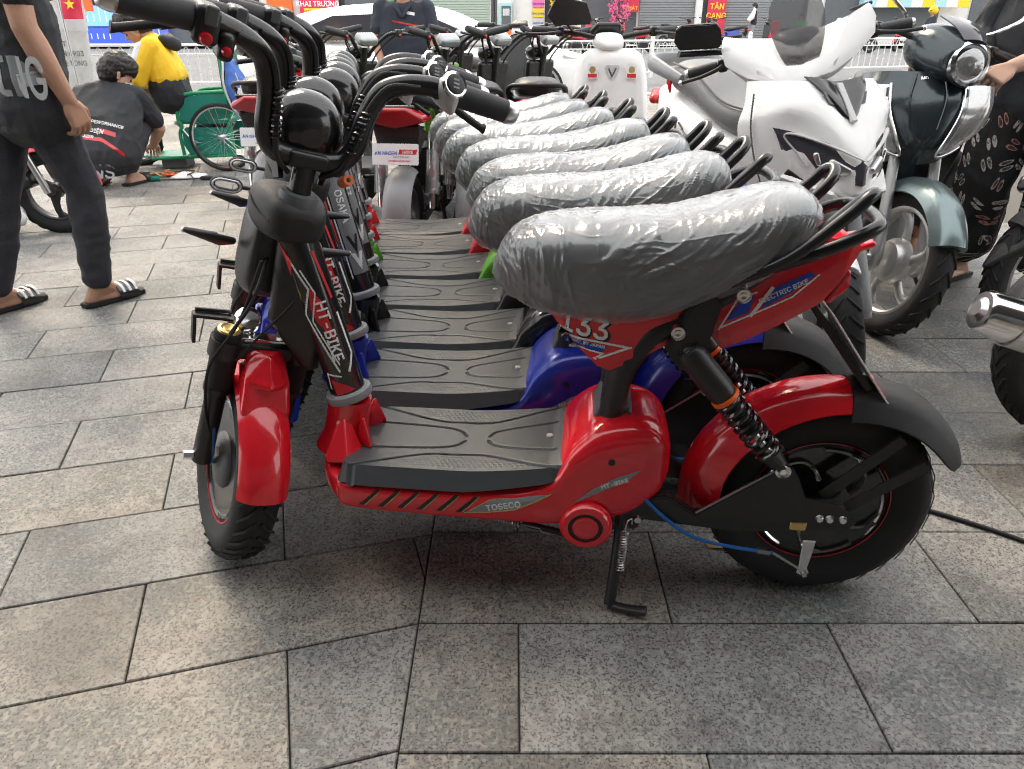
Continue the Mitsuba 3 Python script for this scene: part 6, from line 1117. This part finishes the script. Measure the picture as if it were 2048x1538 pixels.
bo = thing('bollard_post', 'white and yellow post standing in front of the railing', 'post'); add(bo + '__shaft', tube([(.66, 16.1, 0), (.66, 16.1, .84)], .062, 16, 0), 'fence_white'); add(bo + '__band', tube([(.66, 16.1, .12), (.66, 16.1, .46)], .066, 16, 0), 'yellow'); add(bo + '__cap', trimesh.creation.icosphere(2, .07).apply_translation((.66, 16.1, .88)), 'fence_white')
pl = thing('lamp_post', 'old grey plastered post with stencilled numbers at the left edge of the road', 'post'); add(pl + '__shaft', tube([(-7.15, 13.2, -.1), (-7.0, 13.2, 1.2), (-6.9, 13.2, 5)], [.27, .24, .2], 24, 0), 'plaster'); add(pl + '__band', tube([(-7.03, 13.2, .95), (-7.0, 13.2, 1.25)], .255, 24, 0), 'light_grey')
for i, s in enumerate(('KT', 'KHOAN 0903', 'CAT BE TONG')): t = tcent(text(s, .07)); add(pl + '__stencil', xf(t, frame((-7.06, 12.925, .75 - .14 * i), (1, 0, 0), (0, 0, 1), (0, -1, 0))), 'dark_grey')
dp = thing('street_pole', 'dark metal pole in front of the white shop wall', 'pole'); add(dp + '__shaft', tube([(-.31, 14.5, 0), (-.31, 14.5, 4.5)], .055, 16, 0), 'gloss_black'); add(dp + '__base', tube([(-.31, 14.5, 0), (-.31, 14.5, .12)], .10, 16, 0), 'satin_black')
fl = thing('flag', 'red flag with a yellow star beside the plastered post', 'flag'); add(fl + '__cloth', patch([[(-6.75 + .10 * j, 12.6 + .04 * math.sin(j * 2 + i), 1.9 - .16 * i) for j in range(4)] for i in range(6)], 3, .004), 'banner_red', smooth=True)
star = [(.085 * (1 if i % 2 == 0 else .4) * math.sin(i * math.pi / 5), .085 * (1 if i % 2 == 0 else .4) * math.cos(i * math.pi / 5)) for i in range(10)]; add(fl + '__star', xf(flatpoly(star), frame((-6.60, 12.54, 1.30), (1, 0, 0), (0, 0, 1), (0, -1, 0))), 'yellow'); add(fl + '__pole', rod((-6.78, 12.6, -.1), (-6.78, 12.6, 2.2), .018), 'steel')
FY = 40.0


def face(key, name, x0, x1, z0, z1, mat, y=0., d=.1, M=None): return add(f'{key}__{name}', cham((x1 - x0, d, z1 - z0), .01, tr((x0 + x1) / 2, FY + y + d / 2, (z0 + z1) / 2)), mat, smooth=False)
def words(key, name, s, h, x, z, mat, y): t = tcent(text(s, h, True, .01)); return add(f'{key}__{name}', xf(t, frame((x, FY + y, z), (1, 0, 0), (0, 0, 1), (0, -1, 0))), mat, smooth=False)
def shop(label, x0, x1, wall, h=7): k = thing('shop', label, 'shop'); face(k, 'wall', x0, x1, -.1, h, wall, .3, 3); return k
def shutter(k, x0, x1, z0, z1, mat):
    s = face(k, 'shutter', x0, x1, z0, z1, mat, .16); n = int((z1 - z0) / .11)
    for i in range(n): add(f'{s}__slat', bar((x0, FY + .13, z0 + .11 * (i + .5)), (x1, FY + .13, z0 + .11 * (i + .5)), .06, .085), mat, smooth=False)


s = shop('electronics shop with blue lit screens at the far left', -27, -15.2, 'wall_dark')
for x0, x1, z0, z1, c in ((-20.6, -19.0, .75, 1.9, (.12, .25, .85)), (-18.9, -16.4, .95, 1.95, (.25, .55, .95)), (-20.6, -18.4, -.02, .68, (.03, .05, .3)), (-18.2, -16.6, .0, .85, (.05, .07, .35))):
    kk = face(s, 'screen', x0, x1, z0, z1, 'led', -.02, .08); scene[kk]['emitter'] = {'type': 'area', 'radiance': rgb(V(c) * .35)}
    for i in range(4): face(kk, 'bar', x0 + .25 + .3 * i, x0 + .30 + .3 * i, z0 + .2, z1 - .25, 'print_white', -.04, .03)
face(s, 'light_box', -20.5, -19.9, 1.4, 3, 'sign_orange', -.3, .2)
s = shop('pale shop with an orange sign column and a pink opening banner', -15.2, -8.3, 'wall_white'); face(s, 'window', -14.6, -12.1, .2, 2.6, 'shop_gap', .2); face(s, 'sign_column', -11.7, -10.5, .3, 4, 'sign_orange', .1, .2)
bn = thing('banner', 'pink red opening banner with white and yellow lettering left of the white car', 'banner'); face(bn, 'panel', -10.1, -8.36, .30, 3, 'banner_red', -.1, .05); words(bn, 'lettering', 'KHAI TRƯƠNG', .21, -9.22, 1.72, 'print_white', -.115); face(bn, 'strip', -9.9, -8.5, 1.26, 1.52, 'yellow', -.115, .02); words(bn, 'lettering', 'GIẢM GIÁ XẾP CA', .12, -9.2, 1.39, 'banner_red', -.13); words(bn, 'lettering', '0% GÓP', .3, -9.2, .75, 'blossom_pink', -.115)
s = shop('dark shop front with a green pillar behind the white car', -8.3, -4.2, 'shop_gap'); face(s, 'pillar', -5.95, -5.3, -.1, 5, 'sign_green', .1, .3); face(s, 'window', -8.0, -6.2, .3, 2.8, 'wall_dark', .22)
s = shop('shop with a half raised pale green roller shutter', -4.2, -.98, 'wall_white'); face(s, 'opening', -3.85, -1.06, -.1, .9, 'shop_gap', .22); shutter(s, -3.85, -1.06, .80, 4, 'shutter_green')
s = shop('white walled shop with a cash machine and small notice boards', -.98, 1.58, 'wall_white'); face(s, 'cash_machine', -.60, .0, .1, 1.75, 'teal', .1, .2); face(s, 'cash_machine_front', -.5, -.06, .7, 1.62, 'wall_dark', .05, .1); face(s, 'cash_machine_screen', -.44, -.12, 1.2, 1.5, 'light_grey', .03, .1); face(s, 'cash_machine_panel', -.52, -.04, .15, .65, 'sign_orange', .05, .1); face(s, 'drain_pipe', .10, .17, -.1, 5, 'light_grey', .1, .1)
for i, (m, w) in enumerate((('blossom_pink', 'VĂN PHÒNG'), ('yellow', 'CÔNG CHỨNG'), ('light_grey', 'PHOTO IN'))): q = face(s, 'notice_board', .98, 1.54, 1.55 - .42 * i, 1.93 - .42 * i, m, .18, .1); words(q, 'lettering', w, .07, 1.26, 1.72 - .42 * i, 'print_blue', .17)
s = shop('dark doorway shop with a yellow sign column', 1.58, 3.32, 'shop_gap'); face(s, 'sign_column', 2.70, 3.10, .55, 4, 'yellow', .0, .2); face(s, 'jamb', 3.1, 3.32, -.1, 5, 'wall_white', .0, .3)
for i, w in enumerate(('SỬA', 'MÁY', 'IN')): words(s, 'lettering', w, .14, 2.9, 1.75 - .36 * i, 'print_blue', -.02)
s = shop('dark grey wall between the yellow sign and the red banner', 3.32, 6.0, 'wall_dark')
s = shop('shop with a closed grey roller shutter and a white corner post', 6.0, 9.1, 'wall_white'); shutter(s, 6.1, 8.75, -.1, 4, 'shutter_grey'); face(s, 'post', 8.76, 9.06, -.1, 5, 'wall_white', -.1, .3)
s = shop('shop with a closed dark roller shutter right of the tall red banner', 9.1, 14.2, 'wall_dark'); shutter(s, 10.2, 13.9, -.1, 4, 'shutter_grey')
s = shop('shop with striped awning behind the sporty scooter', 14.2, 21, 'wall_white'); face(s, 'window', 15, 20.5, .3, 2.2, 'wall_dark', .2)
for i in range(9): face(s, 'awning_stripe', 16.5 + .55 * i, 17.05 + .55 * i, 1.55, 1.95, ('teal', 'wall_white', 'yellow')[i % 3], -.6, .6)
s = shop('pale shop at the far right of the street', 21, 40, 'wall_white')
for i in range(4): face(s, 'window', 22 + 4 * i, 25 + 4 * i, .4, 2.6, 'wall_dark', .2)
bn = thing('banner', 'tall red banner with yellow lettering between the two grey shutters', 'banner'); face(bn, 'panel', 9.3, 10.18, .36, 3, 'banner_red', -.1, .05); words(bn, 'lettering', 'TÂN', .24, 9.74, 1.63, 'yellow', -.115); words(bn, 'lettering', 'CANG', .24, 9.74, 1.2, 'yellow', -.115)
bn = thing('banner', 'short red banner with yellow lettering beside the pink blossom', 'banner'); face(bn, 'panel', 5.36, 6.02, 1.35, 3, 'banner_red', -.1, .05); words(bn, 'lettering', 'PHÁT', .16, 5.69, 1.55, 'yellow', -.115)


def blossom(label, x, y, z0, z1, w, mat, seed):
    k = thing('blossom_tree', label, 'tree'); r = np.random.default_rng(seed); add(k + '__trunk', tube([(x, y, 0), (x + .03, y, z0), (x - .04, y, (z0 + z1) / 2), (x, y, z1)], [.05, .045, .03, .01], 8, 3), 'wood')
    for i in range(7): a = r.uniform(0, 6.28); zz = z0 + (z1 - z0) * .6 * r.random(); add(k + '__branch', tube([(x, y, zz), (x + w * .3 * math.cos(a), y + w * .3 * math.sin(a), zz + .3), (x + w * .45 * math.cos(a), y + w * .45 * math.sin(a), zz + .6)], [.02, .014, .006], 6, 2), 'wood')
    n = 900; h = r.random(n); a = r.uniform(0, 6.28, n); q = w * .5 * np.sqrt(r.random(n)) * (.35 + .65 * np.sin(np.pi * np.clip(h * .9 + .1, 0, 1))); C = np.stack([x + q * np.cos(a), y + q * np.sin(a), z0 + h * (z1 - z0)], 1); C = C[meshkit.noise(C * 4, seed) > .36]
    e1 = r.normal(size=(len(C), 3)); e1 /= np.linalg.norm(e1, axis=1, keepdims=True); e2 = np.cross(e1, r.normal(size=(len(C), 3))); e2 /= np.linalg.norm(e2, axis=1, keepdims=True); s_ = r.uniform(.035, .07, (len(C), 1)); v = np.stack([C + s_ * e1, C + s_ * e2, C - s_ * e1, C - s_ * e2], 1).reshape(-1, 3); b = np.arange(len(C))[:, None] * 4
    kk = add(k + '__crown', tm(v, np.vstack([b + [0, 1, 2], b + [0, 2, 3]])), mat, smooth=False); labels[kk] = {'label': 'mass of small blossoms', 'kind': 'stuff'}; add(k + '__pot', lathe([(0, -.1), (.2, -.1), (.28, .4), (.24, .42), (0, .40)], 20, tr(x, y, 0)), 'banner_red')
blossom('yellow apricot blossom tree in a red pot before the dark doorway', 2.28, 39.4, .45, 3.0, 1.0, 'blossom_yellow', 5); blossom('pink peach blossom tree before the dark grey wall', 5.05, 39.4, .5, 3.0, 1.1, 'blossom_pink', 6)


def far_person(label, x, y, yaw, top, legs, seat=0., scale=1.):
    P = Person(label); L0 = W((x, y), yaw); L = lambda a, b, c: L0(a, b, c - seat); Mh = headM(L(.02, 0, 1.48), yaw, 5)
    hx = .25 if seat else 0; body = head_bones(Mh) + [[(*L(0, 0, 1.38), .06), (*L(.01, 0, 1.5), .055)], [(*L(0, .16, 1.34), .06), (*L(0, -.16, 1.34), .06), (*L(0, 0, .95), .12)]] + limb(L(0, .18, 1.36), L(.05, .25, 1.1), L(.22, .2, .98), .05, .042, .03) + limb(L(0, -.18, 1.36), L(.05, -.25, 1.1), L(.22, -.2, .98), .05, .042, .03)
    body += hand_bones(L(.22, .2, .98), dirn(yaw, 1, 0, -.2), (0, 0, 1), 1, .6) + hand_bones(L(.22, -.2, .98), dirn(yaw, 1, 0, -.2), (0, 0, 1), -1, .6)
    lg = [[(*L(0, -.08, .92), .12), (*L(0, .08, .92), .12)]]
    for s in (-1, 1):
        h, k_, a = L(0, s * .09, .9), (L(.42, s * .12, .88) if seat else L(.03, s * .1, .48)), (L(.46, s * .12, .08 + seat) if seat else L(0, s * .1, .08)); lg += [[(*h, .11), (*k_, .07)], [(*k_, .07), (*(a + V([0, 0, .05])), .055)]]; body += foot_bones(a, dirn(yaw, 1, 0)) + [[(*h, .08), (*k_, .055)], [(*k_, .05), (*a, .036)]]
    P.part('body', chain(body, .02, 4), 'skin'); P.hair(Mh, 1.04, 9); P.eyes(Mh); P.part('shirt', chain([[(*L(0, .15, 1.33), .085), (*L(0, -.15, 1.33), .085), (*L(0, .1, .9), .13), (*L(0, -.1, .9), .13)]] + [[(*L(0, s * .18, 1.36), .075), (*L(.04, s * .235, 1.16), .07)] for s in (-1, 1)], .03, 4), top); P.part('trousers', chain(lg, .03, 4), legs); return P, L
P, L = far_person('person in grey walking past the dark shutter with a white bag', 11.2, 38.6, 170, 'shirt_dark', 'mid_grey'); bg = thing('bag', 'white carrier bag held by the person before the dark shutter', 'bag'); add(bg + '__body', hull([(11.0, 38.3, 1.15, .12), (11.1, 38.3, 1.45, .06), (10.9, 38.3, 1.05, .1)]), 'cloth_white'); add(bg + '__handle', tube([(11.02, 38.3, 1.45), (11.06, 38.3, 1.55), (11.12, 38.3, 1.46)], .012, 6, 3), 'cloth_white')
far_person('person in a green shirt sitting far across the street', 12.95, 37.4, -100, 'sign_green', 'denim_black', .42); far_person('rider in a dark shirt with a yellow helmet across the street', 16.6, 33.0, 180, 'polo_navy', 'denim_blue', .25)
hm = thing('helmet', 'yellow helmet on the head of the far rider', 'helmet'); add(hm + '__shell', hull([(16.6, 33.0, 1.42, .14), (16.65, 33.0, 1.36, .14), (16.45, 33.0, 1.36, .05)], 16), 'yellow'); add(hm + '__peak', bar((16.42, 33, 1.36), (16.55, 33, 1.40), .2, .02), 'satin_black')
for i, (x, y, yw, c, l) in enumerate(((6.9, 37.8, 5, 'lens_red', 'red moped parked before the closed grey shutter'), (7.75, 37.6, 4, 'sign_green', 'green moped parked before the closed grey shutter'), (16.6, 33.0, 180, 'lens_red', 'moped carrying the rider with the yellow helmet'), (13.7, 31.5, 172, 'blue_paint', 'blue moped far along the road'), (5.4, 32.0, 176, 'lens_red', 'red moped riding far along the road'), (2.0, 30.5, 4, 'pink_red', 'pink moped parked beyond the railing'), (10.4, 30.0, 178, 'satin_black', 'black moped parked beyond the railing'), (4.0, 30.8, 182, 'pink_red', 'pink moped beyond the railing, right of the white post'), (8.6, 30.8, 182, 'blue_paint', 'blue moped beyond the railing'))):
    MK.set(thing('moped', l, 'moped', 'mopeds across the road'), place(x, y, -.1, yw, 1.15), {'BODY': c}, skip=('plate__', 'rear_shock', 'cable', 'brake_lever', 'dash__wrap', 'switch_pod'))
lt = thing('water_drum', 'red drum standing before the dark shutter', 'drum'); add(lt + '__body', lathe([(0, -.1), (.22, -.1), (.25, .1), (.25, .8), (.22, .95), (0, .95)], 20, tr(12.1, 38.4, 0)), 'banner_red'); add(lt + '__lid', lathe([(0, 1.0), (.27, .98), (.27, .94), (0, .94)], 20, tr(12.1, 38.4, 0)), 'sign_orange')

# ---------------------------------------------------------------- small things on the pavement
cb = thing('cable', 'black cable lying on the pavement right of the rear wheel', 'cable'); add(cb, tube([(.80, 1.70, .006), (1.00, 1.585, .006), (1.10, 1.522, .006), (1.20, 1.445, .006), (1.34, 1.32, .006), (1.6, 1.16, .006)], .0055, 8, 6), 'rubber', fixed=True)
pp = thing('paper_scrap', 'small cream scrap of paper beside the rear tyre of the front bike', 'paper'); add(pp, patch([[(.455, 1.435, .006), (.50, 1.425, .014), (.56, 1.43, .006)], [(.46, 1.41, .004), (.505, 1.405, .010), (.56, 1.415, .012)]], 3, .0012), 'gold', fixed=True)
pp = thing('paper', 'white folded paper on the ground beside the squatting man', 'paper'); add(pp, hull([(-2.62, 5.86, .012, .008), (-2.42, 5.90, .012, .008), (-2.58, 6.02, .03, .008), (-2.40, 6.02, .012, .008)], 8), 'print_white', fixed=True)
pb = thing('power_bank', 'small dark box lying beside the white paper', 'box'); add(pb, rbox((.09, .04, .025), .006, tr(-2.34, 5.86, .016)), 'satin_black', fixed=True)
sd = thing('screwdriver', 'green handled tool lying beside the white paper', 'tool'); add(sd + '__handle', tube([(-2.78, 5.80, .02), (-2.68, 5.82, .02)], [.02, .018], 12, 2), 'panel_green'); add(sd + '__blade', rod((-2.68, 5.82, .02), (-2.58, 5.84, .018), .005), 'steel')
wr = thing('loose_wires', 'heap of orange and brown wires beside the squatting man', 'wires'); r_ = np.random.default_rng(4)
for i in range(9): add(wr + '__wire', tube(np.column_stack([-2.70 + .18 * r_.normal(0, 1, 6).cumsum() * .35, 5.97 + .07 * r_.normal(0, 1, 6), .012 + .03 * r_.random(6)]), .005, 6, 5), ('orange_plug', 'wood', 'gold')[i % 3])

# ---------------------------------------------------------------- the shop the photographer stands in front of: wall, glass front, canopy
prin('shop_wall', (.16, .155, .15), .8); prin('shop_dark', (.03, .032, .035), .12)
lab('shopfront', 'shop building behind the photographer with dark glass doors and a canopy', 'building'); USED.add('shopfront')
add('shopfront__wall', cham((16, .3, 6.5), .02, tr(0, -2.9, 3.05)), 'shop_wall'); add('shopfront__canopy', cham((16, 3.1, .22), .02, tr(0, -1.2, 3.2)), 'shop_wall')
for i in range(6): add('shopfront__glass_door', cham((2.3, .05, 2.7), .01, tr(-6.4 + 2.56 * i, -2.72, 1.36)), 'shop_dark')
